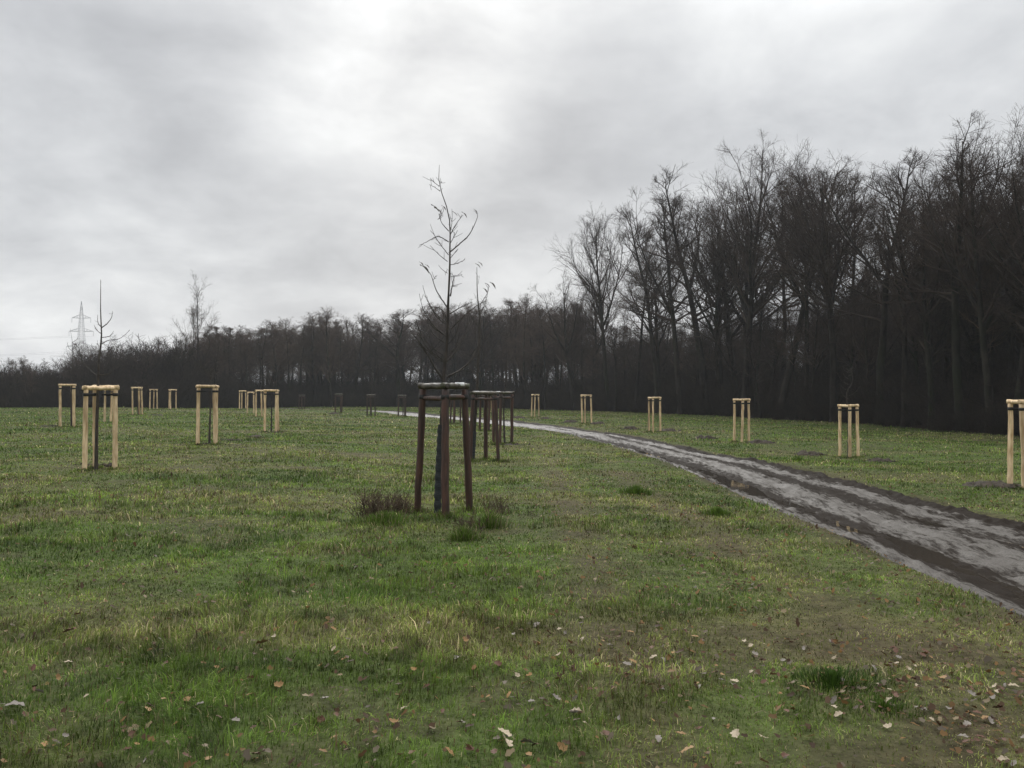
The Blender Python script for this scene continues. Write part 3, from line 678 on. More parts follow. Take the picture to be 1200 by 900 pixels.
def traced_sapling(u0, d, trunk, branches, r0, label, leaves=(), guard=None, base=None, rtip=.003, seed=1):
    rg = np.random.default_rng(seed); bx = (u0 - CU) / F * d; z0 = gz(bx, d)
    e = empty('sapling', (bx, d, z0)); tag(e, label, 'sapling', 'young trees tied in stake frames')
    T = px3(trunk, d, bx, z0, rg); T = [(T[0][0], 0, -.08)] + T[1:]
    P = smooth_poly(T, 26); t = np.linspace(0, 1, 26)
    rad = r0 * (1 - t) ** 1.05 + rtip; rad *= 1 + .06 * rg.standard_normal(26)
    A = Acc(); A.add(*tubes(P[None], rad[None], 9)); A.build('trunk', M_SAP, e)
    B = Acc()
    for (pts, r) in branches:
        g = rg.uniform(-.55, .55); K = 3 + 3 * len(pts); Q = smooth_poly(px3(pts, d, bx, z0, rg, 0, g), K)
        j = np.argmin(np.abs(P[:, 2] - Q[0, 2])); Q[0, 1] = P[j, 1]
        Q[1:-1] += rg.normal(0, .0015, (K - 2, 3)); B.add(*tubes(Q[None], np.linspace(r, .0028, K)[None], 6))
        m = max(1, int(K * .35)); jj = rg.integers(2, K, m); L = np.linalg.norm(Q[-1] - Q[0])
        for k in jj:                                      # buds and side twigs
            dv = (Q[min(k, K-1)] - Q[k-1]); dv = dv / (np.linalg.norm(dv) + 1e-9) + rg.normal(0, .6, 3); dv /= np.linalg.norm(dv)
            ln = rg.uniform(.02, .10) if rg.random() < .7 else rg.uniform(.06, .2)
            B.add(*tubes(np.stack([Q[k-1], Q[k-1] + dv * ln * .5, Q[k-1] + dv * ln + [0, 0, .01]])[None], np.array([[.003, .0028, .002]]), 5))
    B.build('crown', M_SAP, e)
    if guard:
        z1 = CAMH + (VH - guard) / F * d - z0; n = 40; zz = np.linspace(-.02, z1, n)
        gx = np.interp(zz, P[:, 2], P[:, 0]); gy = np.interp(zz, P[:, 2], P[:, 1])
        G_ = Acc(); G_.add(*tubes(np.stack([gx, gy, zz], 1)[None], (r0 + .014 + .004 * np.sign(np.sin(np.arange(n) * 1.6)))[None], 12)); G_.build('trunk_wrap', M_GUARD, e)
    for (u, v, s) in leaves:
        p = np.array(px3([(u, v - 2)], d, bx, z0, rg)[0]); hang_leaf(e, p, s * 1.35, rg)
    return e
def z3(l): return [(440 + x / 3.915, 190 + y / 3.915) for x, y in l]
def z4(l): return [(380 + x / 3.75, 400 + y / 3.75) for x, y in l]
NB = [(z3([(343,410),(390,370),(430,330),(465,260),(465,228),(450,222)]), .010), (z3([(343,330),(365,290),(390,255),(402,242)]), .007),
 (z3([(343,318),(352,275),(354,240)]), .005), (z3([(335,315),(300,270),(285,222)]), .007), (z3([(285,262),(300,240),(310,214)]), .004),
 (z3([(335,365),(300,342),(270,340),(230,360),(195,373)]), .008), (z3([(335,425),(300,380),(272,340),(255,320)]), .006), (z3([(330,455),(290,425),(255,390)]), .005),
 (z3([(345,470),(380,462),(410,447)]), .005), (z3([(345,438),(378,395)]), .005), (z3([(345,368),(375,308)]), .005), (z3([(330,510),(302,490)]), .004),
 (z3([(345,525),(398,515)]), .004), (z3([(343,615),(355,550),(365,515)]), .012), (z3([(328,665),(280,590),(255,520),(228,484)]), .011), (z3([(262,545),(278,520)]), .004),
 (z3([(345,570),(395,555)]), .003), (z3([(341,695),(400,660),(442,640)]), .010), (z3([(345,765),(400,710),(455,662),(505,632)]), .012),
 (z3([(333,735),(300,672),(215,660)]), .008), (z3([(332,800),(270,762),(215,690)]), .009), (z3([(300,672),(345,775),(370,842)]), .006),
 (z3([(296,132),(270,112),(245,97)]), .005), (z3([(291,108),(265,85),(252,72)]), .005), (z3([(290,112),(305,90)]), .003),
 (z3([(480,655),(515,600),(518,572)]), .005),
 (z4([(522,166),(490,120),(455,60),(425,15)]) + z3([(235,865),(190,810),(148,755)]), .018), (z4([(530,95),(480,62),(440,30),(400,25)]), .010),
 (z4([(538,158),(590,130),(640,85),(672,20)]) + z3([(470,820),(455,770)]), .016), (z4([(536,90),(575,45)]) + z3([(391,822),(412,785),(447,700)]), .013),
 (z4([(545,152),(600,130),(652,135)]), .008), (z4([(480,62),(462,20)]), .005)]
_rg = np.random.default_rng(3)
for _k in range(12):
    _v = _rg.uniform(372, 442); _f = (442 - _v) / 142; _s = _rg.choice([-1, 1]); _L = (48 - 26 * _f) * _rg.uniform(.5, 1.1); _u = 521.5 + 3 * _f; _b = _rg.uniform(.7, 1.25)
    NB.append(([(_u, _v), (_u + _s * _L * .35, _v - _L * .30 * _b), (_u + _s * _L * .62, _v - _L * .75 * _b), (_u + _s * _L * .72, _v - _L * 1.15 * _b)], _rg.uniform(.005, .008)))
NT = [(512.5,606),(514,560),(517,505),(519.5,450),(521,430)] + z3([(330,800),(333,650),(340,500),(341,400),(341,280),(325,200),(300,130),(290,95),(292,10)])
NL = [(505,242,.09),(508.5,245.5,.10),(517.5,243,.07),(530,250,.06),(541,250.5,.08),(555,247,.06),(491,309,.06),(492,313,.12),(498,312,.05)]
traced_sapling(512.5, 11.55, NT, NB, .036, 'tall bare young tree with few withered leaves in the near brown frame', NL, guard=498, seed=4)
# second row sapling (right behind)
B2 = [(z3([(478,700),(505,650),(518,585)]), .010), (z3([(472,840),(440,880),(415,905)]), .012), (z3([(476,800),(520,830),(560,810)]), .008), (z3([(474,760),(445,720),(430,690)]), .006),
      (z3([(470,640),(450,600)]), .004), (z3([(474,860),(530,780),(560,700)]), .010), (z3([(470,560),(478,520)]), .003)]
T2 = [(553.5,541),(556,500),(559,455),(560,425)] + z3([(474,850),(476,700),(467,600),(465,482)])
traced_sapling(553.5, 21.9, T2, B2, .048, 'slim young tree with a few leaves in the second brown frame', [(557,311,.12),(560,309,.10),(562,310,.1),(574,333,.18),(568,334,.12),(566,340,.14)], seed=6, rtip=.007, guard=505)
def zb(l): return [(60 + x / 4.09, 330 + y / 4.09) for x, y in l]
TB = zb([(217,870),(219,700),(222,600),(225,450),(228,380),(235,320),(240,260),(238,200),(235,130),(235,-10)])
BB = [(zb([(240,222),(270,200),(290,175),(298,142)]), .012), (zb([(238,217),(215,195),(203,155)]), .010), (zb([(240,250),(215,235),(200,218)]), .009), (zb([(243,268),(275,260),(292,235)]), .009),
      (zb([(236,302),(265,280),(310,270),(345,228)]), .011), (zb([(232,338),(272,322)]), .008), (zb([(228,312),(218,295)]), .008), (zb([(225,455),(180,425),(140,390)]), .014), (zb([(228,448),(290,440),(324,403)]), .016)]
traced_sapling(113, 17.8, TB, BB, .04, 'dark young tree with upcurved side branches in the big tan frame on the left', seed=8, rtip=.0045)
def gen_sapling(u, d, H, label, seed):
    rg = np.random.default_rng(seed); x = (u - CU) / F * d; v0 = VH + (CAMH - gz(x, d)) * F / d
    s = F / d; tr = [(u, v0), (u + rg.normal(0, .03) * s, v0 - 1.2 * s), (u + rg.normal(0, .04) * s, v0 - 2.2 * s), (u + rg.normal(0, .06) * s, v0 - .8 * H * s), (u + rg.normal(0, .07) * s, v0 - H * s)]
    br = []
    for k in range(11):
        h = rg.uniform(2.0, H * .93); f = (H - h) / H; sd = rg.choice([-1, 1]); L = (.25 + .9 * f) * rg.uniform(.6, 1.2)
        br.append(([(u, v0 - h * s), (u + sd * L * .4 * s, v0 - (h + L * .25) * s), (u + sd * L * .7 * s, v0 - (h + L * .8) * s)], .011))
    return traced_sapling(u, d, tr, br, .035, label, seed=seed, rtip=.003)

# ------------------------------------------------------------------ place the frames
ND = R_(-112)
stake_frame(520.5, 11.55, R_(-88), True, 1.83, 'near weathered brown frame of three posts in the centre foreground', True, glint_patch=True, twist=-.0)
stake_frame(568, 21.9, R_(86), True, 1.84, 'second brown frame, just right behind the near one', True, glint_patch=True)
stake_frame(588, 28.5, R_(20), True, 1.82, 'third brown frame, rightmost of the brown ones', glint_patch=True)
stake_frame(571, 38, R_(-80), True, 1.84, 'fourth brown frame, seen between the posts of nearer brown ones')
stake_frame(533, 51, R_(-100), True, 1.82, 'brown frame glimpsed between the near frame\'s posts')
stake_frame(472, 68, R_(-70), True, 1.8, 'distant brown frame by the far bend of the track, left of the near frame')
stake_frame(435, 67, R_(-30), True, 1.8, 'distant brown frame second left from the near frame')
stake_frame(397.5, 77, R_(-50), True, 1.8, 'distant brown frame third left from the near frame')
stake_frame(353.5, 95, R_(-90), True, 1.8, 'farthest small brown frame before the dark wood')
for (u, d, rot, H, lab, near) in [
    (115.5, 17.8, -20, 1.82, 'largest tan frame, nearest on the left', True), (81.5, 35.3, 180, 1.84, 'tan frame farthest left, behind the largest tan one', False),
    (130, 44, 90, 1.82, 'tan frame seen through the posts of the largest tan frame', False), (162, 53.5, 78, 1.82, 'first tan frame right of the largest, front of a close pair', False),
    (180, 72, 90, 1.8, 'rear tan frame of the close pair on the left', False), (201.5, 73.6, -108, 1.8, 'small far tan frame alone before the brush on the left', False),
    (246, 25.2, 178, 1.82, 'tall tan frame standing alone left of centre', True), (320, 35.3, 170, 1.82, 'front tan frame of the receding row left of centre', False),
    (306, 55, -40, 1.82, 'second tan frame of the receding row left of centre', False), (295, 67, -60, 1.82, 'third tan frame of the receding row left of centre', False),
    (284, 80, -20, 1.82, 'rearmost tan frame of the receding row left of centre', False),
    (1202, 17.1, -92, 1.84, 'tan frame cut by the right edge of the photo', True), (995, 28.5, -88, 1.84, 'tan frame second from the right edge, beyond the track', True),
    (869, 34.6, -90, 1.82, 'tan frame third from the right, beyond the track', False), (766.5, 43, -98, 1.82, 'tan frame fourth from the right, above the puddle', False),
    (687, 52, -104, 1.82, 'tan frame fifth from the right, beyond the track', False), (627, 65.4, -96, 1.82, 'tan frame sixth from the right, where the track narrows', False),
    (573, 78, -80, 1.82, 'small far tan frame seen behind the brown frames', False)]:
    stake_frame(u, d, R_(rot), False, H, lab, near)
gen_sapling(84, 35.3, 4.2, 'dark young tree in the tan frame farthest left', 31)
gen_sapling(245.5, 25.2, 2.5, 'short dark stem in the lone tall tan frame', 32)
gen_sapling(318, 35.3, 2.6, 'dark stem in the front frame of the receding row', 33)
gen_sapling(994, 28.5, 3.3, 'thin young tree in the tan frame second from the right', 34)
gen_sapling(591.5, 28.5, 4.2, 'young tree in the third brown frame', 35)
gen_sapling(571.5, 38, 4.0, 'young tree in the fourth brown frame', 36)
gen_sapling(533, 51, 3.6, 'young tree in the brown frame behind the near frame', 37)
gen_sapling(435, 67, 3.6, 'young tree in the distant brown frame second left from the near frame', 38)
gen_sapling(472, 68, 3.2, 'young tree in the distant brown frame left of the near frame', 39)
gen_sapling(162, 53.5, 2.3, 'stem in the front frame of the close tan pair', 40)

lap(' bare trees')
# rough grass the mower leaves round the posts
_X, _Y, _H, _Dk = [], [], [], []
for (fx, fy, dk_) in FEET:
    n = int(420 if fy < 30 else 160); a_ = rs.random(n) * 6.28; q_ = .05 + np.abs(rs.normal(0, .17 if dk_ else .13, n)); _X.append(fx + q_ * np.cos(a_)); _Y.append(fy + q_ * np.sin(a_)); _H.append((.13 if dk_ else .09) * np.exp(-q_ / .3) * (.4 + .9 * rs.random(n)))
_X = np.concatenate(_X); _Y = np.concatenate(_Y); _H = np.concatenate(_H); n = len(_X); _w = .0034 * np.maximum(1, np.hypot(_X, _Y) / 5) ** .9
_c = grass_cols(_X, _Y, n, np.full(n, .35)) * .75
V, T, cc = blades(_X, _Y, ground_z(_X, _Y), _H, _w, np.clip(rs.normal(.45, .3, n), 0, 1.3), rs.random(n) * 6.28, _c * .75, _c * 1.1)
tag(link('rough_grass', mk_mesh('rough_grass', V, None, T, M_GRASS, col=cc)), 'rough unmown grass round the feet of the stake frames', 'grass', kind='stuff')
# ------------------------------------------------------------------ bare trees
def branch_level(rg, P0, D, L, R0, K, up, jit, tipr):
    n = len(P0); P = np.zeros((n, K, 3)); P[:, 0] = P0; d = D.copy(); rad = np.zeros((n, K)); rad[:, 0] = R0
    for k in range(1, K):
        d = d + rg.normal(0, jit, (n, 3)); d[:, 2] += up; d /= np.linalg.norm(d, axis=1, keepdims=True)
        P[:, k] = P[:, k-1] + d * (L / (K - 1))[:, None]; rad[:, k] = R0 * (1 - k / (K - 1)) + tipr * (k / (K - 1))
    return P, rad
def children(rg, P, L, rad, m, t0, t1, ang, angj, lf, K_):
    n, K, _ = P.shape; cnt = n * m; par = np.repeat(np.arange(n), m); t = rg.uniform(t0, t1, cnt) * (K - 1); i = np.minimum(t.astype(int), K - 2); f = t - i
    p = P[par, i] * (1 - f)[:, None] + P[par, i+1] * f[:, None]; d = P[par, i+1] - P[par, i]; d /= np.linalg.norm(d, axis=1, keepdims=True)
    r = rg.normal(0, 1, (cnt, 3)); r -= d * (r * d).sum(1, keepdims=True); r /= np.linalg.norm(r, axis=1, keepdims=True)
    a = rg.normal(ang, angj, cnt); D = d * np.cos(a)[:, None] + r * np.sin(a)[:, None]
    ln = L[par] * lf * rg.uniform(.6, 1.3, cnt) * (1.15 - .55 * t / (K - 1)); r0 = (rad[par, i] * .6)
    return p, D, ln, r0
def make_tree(seed, style):
    rg = np.random.default_rng(seed); H = 20.0
    cfg = dict(ash=dict(cs=.42, n1=20, a1=.72, l1=.34, up=.12, tr=.0145, wob=.030, m2=7, m3=5, m4=3, fork=3),
               alder=dict(cs=.45, n1=22, a1=.95, l1=.24, up=.08, tr=.0125, wob=.040, m2=6, m3=5, m4=3, fork=2),
               pole=dict(cs=.50, n1=34, a1=.85, l1=.19, up=.09, tr=.0085, wob=.03, m2=7, m3=5, m4=4, fork=1),
               oak=dict(cs=.38, n1=18, a1=.90, l1=.27, up=.07, tr=.015, wob=.05, m2=6, m3=5, m4=3, fork=3),
               poplar=dict(cs=.40, n1=17, a1=.62, l1=.30, up=.10, tr=.007, wob=.015, m2=6, m3=4, m4=3, fork=1),
               wisp=dict(cs=.25, n1=30, a1=.55, l1=.24, up=.10, tr=.007, wob=.02, m2=6, m3=5, m4=3, fork=1))[style]
    K = 14; P = np.zeros((cfg['fork'], K, 3)); rad = np.zeros((cfg['fork'], K))
    d = np.array([0, 0, 1.]); pts = [np.zeros(3)]
    for k in range(1, K):
        d = d + rg.normal(0, cfg['wob'], 3); d[2] += .06; d /= np.linalg.norm(d); pts.append(pts[-1] + d * H / (K - 1))
    P[0] = pts; t = np.linspace(0, 1, K); r0 = H * cfg['tr']; rad[0] = r0 * (1 - t) ** .75 + .02; rad[0, 0] *= 1.35
    T = Acc(); T.add(*tubes(P[:1], rad[:1], 9))
    mains = [(P[0], rad[0])]; Bc = Acc()
    for f in range(1, cfg['fork']):                       # rival leaders from mid trunk
        i = rg.integers(5, 8); a = rg.uniform(0, 6.28); D = np.array([[math.cos(a) * .55, math.sin(a) * .55, 1.]]); D /= np.linalg.norm(D)
        Lf = (H - pts[i][2]) * .95; pp, rr_ = branch_level(rg, np.array([pts[i]]), D, np.array([Lf]), np.array([rad[0, i] * .75]), K, .06, .05, .015)
        mains.append((pp[0], rr_[0])); T.add(*tubes(pp, rr_, 7))
    PP, RR, LL = [], [], []
    for (mp, mr) in mains:
        sub = mp[:, 2] > H * cfg['cs'] * .8; mm = mp[sub]; mrr = mr[sub]; m = cfg['n1'] if mp is mains[0][0] else cfg['n1'] // 2
        tt = np.sort(rg.uniform(0, 1, m)) * (len(mm) - 1.01); i = tt.astype(int); f = (tt - i)[:, None]
        p = mm[i] * (1 - f) + mm[i+1] * f; rel = tt / (len(mm) - 1); az = rg.uniform(0, 6.28, m); a = np.clip(cfg['a1'] * (1.2 - .5 * rel) + rg.normal(0, .15, m), .15, 1.5)
        D = np.stack([np.cos(az) * np.sin(a), np.sin(az) * np.sin(a), np.cos(a)], 1); ln = H * cfg['l1'] * (1.25 - .85 * rel) * rg.uniform(.6, 1.2, m)
        r = np.minimum(mrr[i] * .6, ln * .020 + .014); pb, rb = branch_level(rg, p, D, ln, r, 8, cfg['up'], .10, .012)
        PP.append(pb); RR.append(rb); LL.append(ln)
    P1 = np.concatenate(PP); R1 = np.concatenate(RR); L1 = np.concatenate(LL); Bc.add(*tubes(P1, R1, 5))
    p, D, ln, r = children(rg, P1, L1, R1, cfg['m2'], .12, 1, .70, .22, .52, 6); P2, R2 = branch_level(rg, p, D, ln, np.minimum(r, .05), 6, .06, .13, .010); Bc.add(*tubes(P2, R2, 4))
    p, D, ln, r = children(rg, P2, ln, R2, cfg['m3'], .12, 1, .70, .28, .58, 5); P3, R3 = branch_level(rg, p, D, ln, np.minimum(r, .018), 4, .06, .16, .007); Bc.add(*tubes(P3, R3, 3))
    p, D, ln, r = children(rg, P3, ln, R3, cfg['m4'], .15, 1, .65, .3, .75, 4); ln = np.clip(ln, .3, 1.4); P4, R4 = branch_level(rg, p, D, ln, np.minimum(r, .008), 3, .08, .14, .0045); Bc.add(*tubes(P4, R4, 3))
    tw = M_TWIGR if (style == 'wisp' and seed % 2) or style == 'pole' else M_TWIG
    f_ = 20.0 / max(v[:, 2].max() for v in Bc.V)          # crown top exactly at 20 m
    T.V = [v * f_ for v in T.V]; Bc.V = [v * f_ for v in Bc.V]
    J = None
    if style in ('pole', 'alder'):
        J = Acc(); J.V = T.V + Bc.V; J.Q = list(T.Q) + [q + T.n for q in Bc.Q]; J = J.mesh('whole_tree', M_TWIGR)
    return T.mesh('trunk', M_BARK), Bc.mesh('crown', tw), J
VAR = {'ash': [make_tree(s, 'ash') for s in (1, 2, 3)], 'alder': [make_tree(s, 'alder') for s in (11, 12, 13)], 'pole': [make_tree(s, 'pole') for s in (21, 22, 23)],
       'oak': [make_tree(s, 'oak') for s in (31, 32)], 'wisp': [make_tree(s, 'wisp') for s in (40, 41, 43)], 'poplar': [make_tree(54, 'poplar')]}
for s in VAR.values():
    print([len(m[1].polygons) for m in s])
rt = np.random.default_rng(77)
def put_tree(x, y, H, style, label, group, vi=None, wide=1.0, lean=.03, name='bare_tree', sink=.15):
    tm, cm, _ = VAR[style][int(rt.integers(len(VAR[style]))) if vi is None else vi]
    e = empty(name, (x, y, gz(x, y) - sink), rt.uniform(0, 6.28)); s = H / 20.0
    e.scale = (s * wide, s * wide, s); e.rotation_euler = (rt.normal(0, lean), rt.normal(0, lean), rt.uniform(0, 6.28))
    tag(e, label, 'tree', group); link('trunk', tm, e); link('crown', cm, e); return e
def skyline(u, pts): return float(np.interp(u, *zip(*pts)))
SKY_R = [(640,352),(660,325),(685,275),(712,236),(745,248),(780,206),(830,182),(870,160),(905,168),(940,158),(985,150),(1010,180),(1050,176),(1090,190),(1120,150),(1160,135),(1200,140),(1400,120)]
SKY_LOW = [(640,358),(700,352),(800,345),(900,326),(1000,305),(1100,280),(1200,240),(1400,190)]
SKY_L = [(-200,422),(0,417),(60,420),(120,400),(200,388),(235,388),(255,374),(330,372),(390,366),(460,364),(520,352),(600,348),(650,350),(700,340)]
def H_for(x, y, v): return CAMH + (VH - v) / F * y - gz(x, y)
def edge_xy(u):
    """where the line of sight of photo column u meets the wood edge"""
    a = (u - CU) / F; best = 118.
    for (x0, y0), (x1, y1) in zip(EDGE[:-1], EDGE[1:]):
        f0 = x0 - a * y0; f1 = x1 - a * y1
        if (f0 > 0) != (f1 > 0):
            y = y0 + (y1 - y0) * f0 / (f0 - f1)
            if 15 < y < best: best = y
    return a * best, best
# named tall trees along the front of the right wood: column, metres behind the edge, skyline row, style, variant, width, label
tall = [(672, 2, 318, 'oak', 0, 1.1, 'low spreading tree at the left end of the near wood'), (712, 2, 232, 'ash', 0, .85, 'tall slender bare tree standing out first from the left of the near wood'),
 (745, 3, 262, 'pole', 1, 1.1, 'slim bare tree second from the left above the near wood'), (772, 2, 232, 'alder', 0, 1.05, 'twisted bare tree with tufted twigs third from the left in the near wood'),
 (798, 1.5, 206, 'alder', 1, 1.1, 'leaning bare tree with tufted crown fourth from the left in the near wood'), (828, 3, 190, 'alder', 0, 1.3, 'thin bare tree between the tufted trees and the broad one'),
 (872, 1.5, 152, 'ash', 1, 1.0, 'broad many-limbed bare tree with a fan crown over the third tan frame from right'), (912, 2.5, 170, 'alder', 2, 1.2, 'straight bare tree with small bunched twigs right of the broad fan crown'),
 (845, 4, 222, 'oak', 1, .8, 'leaning bare tree in front of the broad fan crown'), (945, 4, 196, 'pole', 2, 1.3, 'half hidden bare tree left of the tallest one'),
 (978, 1.5, 143, 'ash', 2, 1.05, 'tallest bare tree with finely pointed crown, above the second tan frame from right'), (1030, 2.5, 178, 'alder', 0, 1.25, 'bare tree with arching limbs right of the tallest'),
 (1060, 2.5, 180, 'ash', 0, .9, 'dense bare tree second right of the tallest'), (1092, 1.5, 194, 'oak', 0, .9, 'bare tree with a crooked dark trunk third right of the tallest'),
 (1128, 2.5, 152, 'alder', 2, 1.3, 'tall bare tree near the right edge with drooping tufts'), (1160, 1.5, 128, 'ash', 1, 1.0, 'high bare tree next to the right edge'),
 (1192, 2, 142, 'oak', 1, .95, 'dark bare tree on the right edge of the photo'), (1235, 2, 120, 'ash', 2, 1.0, 'bare tree just past the right edge of the photo')]
for (u, b, v, st, vi, wd, lab) in tall:
    x, y = edge_xy(u); k = (y + b) / y; x *= k; y *= k
    put_tree(x, y, H_for(x, y, v), st, lab, 'tall bare trees of the near wood', vi, wd, .035)
# mass of the right wood
cnt = 0; tries = 0; placed = []
while cnt < 82 and tries < 6000:
    tries += 1; u = rt.uniform(650, 1420); b = rt.uniform(.8, 30) if cnt > 40 else rt.uniform(.8, 9); x, y = edge_xy(u); k = (y + b) / y; x *= k; y *= k
    if edge_dist(np.array([x]), np.array([y]))[0] < .5 or any((x - p) ** 2 + (y - q) ** 2 < 2.0 ** 2 for p, q in placed): continue
    placed.append((x, y)); cnt += 1
    v = skyline(u, SKY_LOW) + rt.uniform(-5, 50)
    st = ['alder', 'pole', 'oak', 'alder', 'ash'][int(rt.integers(5))]
    put_tree(x, y, H_for(x, y, v), st, 'dark bare tree crowded among others inside the near wood on the right', 'trees inside the near wood', None, rt.uniform(.85, 1.2), .04)
cnt = 0; tries = 0; pl2 = []
while cnt < 22 and tries < 4000:
    tries += 1; u = rt.uniform(800, 1330) if cnt > 1 else rt.uniform(690, 800); b = rt.uniform(3, 14); x, y = edge_xy(u); k = (y + b) / y; x *= k; y *= k
    if any((x - p) ** 2 + (y - q) ** 2 < 1.6 ** 2 for p, q in pl2): continue
    pl2.append((x, y)); cnt += 1
    put_tree(x, y, H_for(x, y, skyline(u, SKY_R) + rt.uniform(15, 100)), ['alder', 'ash', 'pole', 'ash'][int(rt.integers(4))], 'bare tree whose crown merges into the lace of twigs above the near wood', 'crowns merging above the near wood', None, rt.uniform(1.0, 1.4), .05)
# right wood beside and behind the camera line (seen only from a step aside)
# far wood
cnt = 0; tries = 0; placed = []
while cnt < 108 and tries < 9000:
    tries += 1; u = rt.uniform(225, 690); b = rt.uniform(.8, 18); x, y = edge_xy(u); k = (y + b) / y; x *= k; y *= k
    if edge_dist(np.array([x]), np.array([y]))[0] < .5 or any((x - p) ** 2 + (y - q) ** 2 < 1.35 ** 2 for p, q in placed): continue
    placed.append((x, y)); cnt += 1
    v = skyline(u, SKY_L) + rt.uniform(-3, 16); mid = rt.random()
    put_tree(x, y, H_for(x, y, v), 'pole' if mid < .5 else ('wisp' if mid < .82 else 'alder'), 'slim bare tree in the close stand across the far end of the meadow', 'trees of the far wood', None, rt.uniform(1.2, 1.9), .03)
for (u, v, b, st, vi, w, lab) in [(232, 314, 3, 'poplar', 0, .8, 'tall thin pale tree rising alone above the brush on the left'), (222, 352, 5, 'wisp', 1, .9, 'smaller wispy tree beside the tall thin one on the left'),
     (388, 356, -1, 'wisp', 1, 1.5, 'bushy reddish tree rising from the far wood left of centre'), (560, 345, 2, 'wisp', 2, 1.2, 'feathery tree top behind the near sapling'), (615, 340, 2, 'wisp', 1, 1.2, 'feathery tree top above the far wood right of centre'),
     (370, 362, 1, 'wisp', 1, 1.4, 'reddish bushy tree, left one of the reddish pair')]:
    x, y = edge_xy(u); k = (y + b) / y; put_tree(x * k, y * k, H_for(x * k, y * k, v), st, lab, 'trees of the far wood', vi, w, .015)
# left brush: small trees
cnt = 0
while cnt < 28:
    u = rt.uniform(-60, 250); b = rt.uniform(1, 16); x, y = edge_xy(u); k = (y + b) / y; x *= k; y *= k; cnt += 1
    put_tree(x, y, H_for(x, y, skyline(u, SKY_L) + rt.uniform(-8, 10)), 'wisp' if rt.random() < .6 else 'oak', 'low bare tree in the brush at the left end of the meadow', 'small trees of the left brush', None, rt.uniform(1.3, 1.9), .05)

lap(' brushwood')
# ------------------------------------------------------------------ brushwood under the trees (one uncountable mass)
def make_bush(seed, H=4.0, n=16, col=M_BRUSH):
    rg = np.random.default_rng(seed); az = rg.uniform(0, 6.28, n); a = np.abs(rg.normal(0, .35, n)); q = rg.uniform(0, .7, n)
    P0 = np.stack([q * np.cos(az), q * np.sin(az), 0 * q - .1], 1); D = np.stack([np.cos(az) * np.sin(a), np.sin(az) * np.sin(a), np.cos(a)], 1); L = H * rg.uniform(.5, 1.05, n)
    A = Acc(); P1, R1 = branch_level(rg, P0, D, L, np.full(n, .022), 7, .03, .10, .008); A.add(*tubes(P1, R1, 4))
    p, D, ln, r = children(rg, P1, L, R1, 9, .12, 1, .6, .25, .33, 5); P2, R2 = branch_level(rg, p, D, ln, np.full(len(p), .012), 5, .05, .14, .007); A.add(*tubes(P2, R2, 3))
    p, D, ln, r = children(rg, P2, ln, R2, 6, .12, 1, .65, .3, .55, 4); P3, R3 = branch_level(rg, p, D, ln, np.full(len(p), .008), 3, .04, .18, .005); A.add(*tubes(P3, R3, 3))
    return A.mesh('bush', col)
def scatter_stuff(name, pts, meshes, label, cat):
    """one object: points carrying rotation and scale, realised by geometry nodes from unlinked bush meshes"""
    col = bpy.data.collections.new(name + '_sources')
    for m in meshes: col.objects.link(bpy.data.objects.new('bush_source', m))
    P = np.array([p[:3] for p in pts]); me = bpy.data.meshes.new(name); me.vertices.add(len(P)); me.vertices.foreach_set('co', P.astype(np.float32).ravel())
    for k, key in ((3, 'sc'), (4, 'rz'), (5, 'hz')):
        a = me.attributes.new(key, 'FLOAT', 'POINT'); a.data.foreach_set('value', np.array([p[k] for p in pts], np.float32))
    o = link(name, me); g = bpy.data.node_groups.new(name, 'GeometryNodeTree')
    g.interface.new_socket('Geometry', in_out='INPUT', socket_type='NodeSocketGeometry'); g.interface.new_socket('Geometry', in_out='OUTPUT', socket_type='NodeSocketGeometry')
    N = g.nodes; L = g.links; gi = N.new('NodeGroupInput'); go = N.new('NodeGroupOutput'); ip = N.new('GeometryNodeInstanceOnPoints'); ci = N.new('GeometryNodeCollectionInfo')
    ci.inputs[0].default_value = col; ci.inputs['Separate Children'].default_value = True; ci.inputs['Reset Children'].default_value = True
    ip.inputs['Pick Instance'].default_value = True
    def at_(n): a = N.new('GeometryNodeInputNamedAttribute'); a.data_type = 'FLOAT'; a.inputs['Name'].default_value = n; return a.outputs[0]
    cs = N.new('ShaderNodeCombineXYZ'); s = at_('sc'); L.new(s, cs.inputs[0]); L.new(s, cs.inputs[1]); L.new(at_('hz'), cs.inputs[2]); cr = N.new('ShaderNodeCombineXYZ'); L.new(at_('rz'), cr.inputs[2])
    m2p = N.new('GeometryNodeMeshToPoints'); L.new(gi.outputs[0], m2p.inputs[0]); L.new(m2p.outputs[0], ip.inputs['Points']); L.new(ci.outputs[0], ip.inputs['Instance'])
    L.new(cs.outputs[0], ip.inputs['Scale']); L.new(cr.outputs[0], ip.inputs['Rotation']); L.new(ip.outputs[0], go.inputs[0])
    md = o.modifiers.new('scatter', 'NODES'); md.node_group = g
    tag(o, label, cat, kind='stuff'); return o
BUSH = [make_bush(s) for s in (1, 2, 3, 4, 5)]
pts = []
def bush_pt(x, y, H): pts.append((x, y, gz(x, y) - .1, H / 4 * rt.uniform(.9, 1.4), rt.uniform(0, 6.28), H / 4))
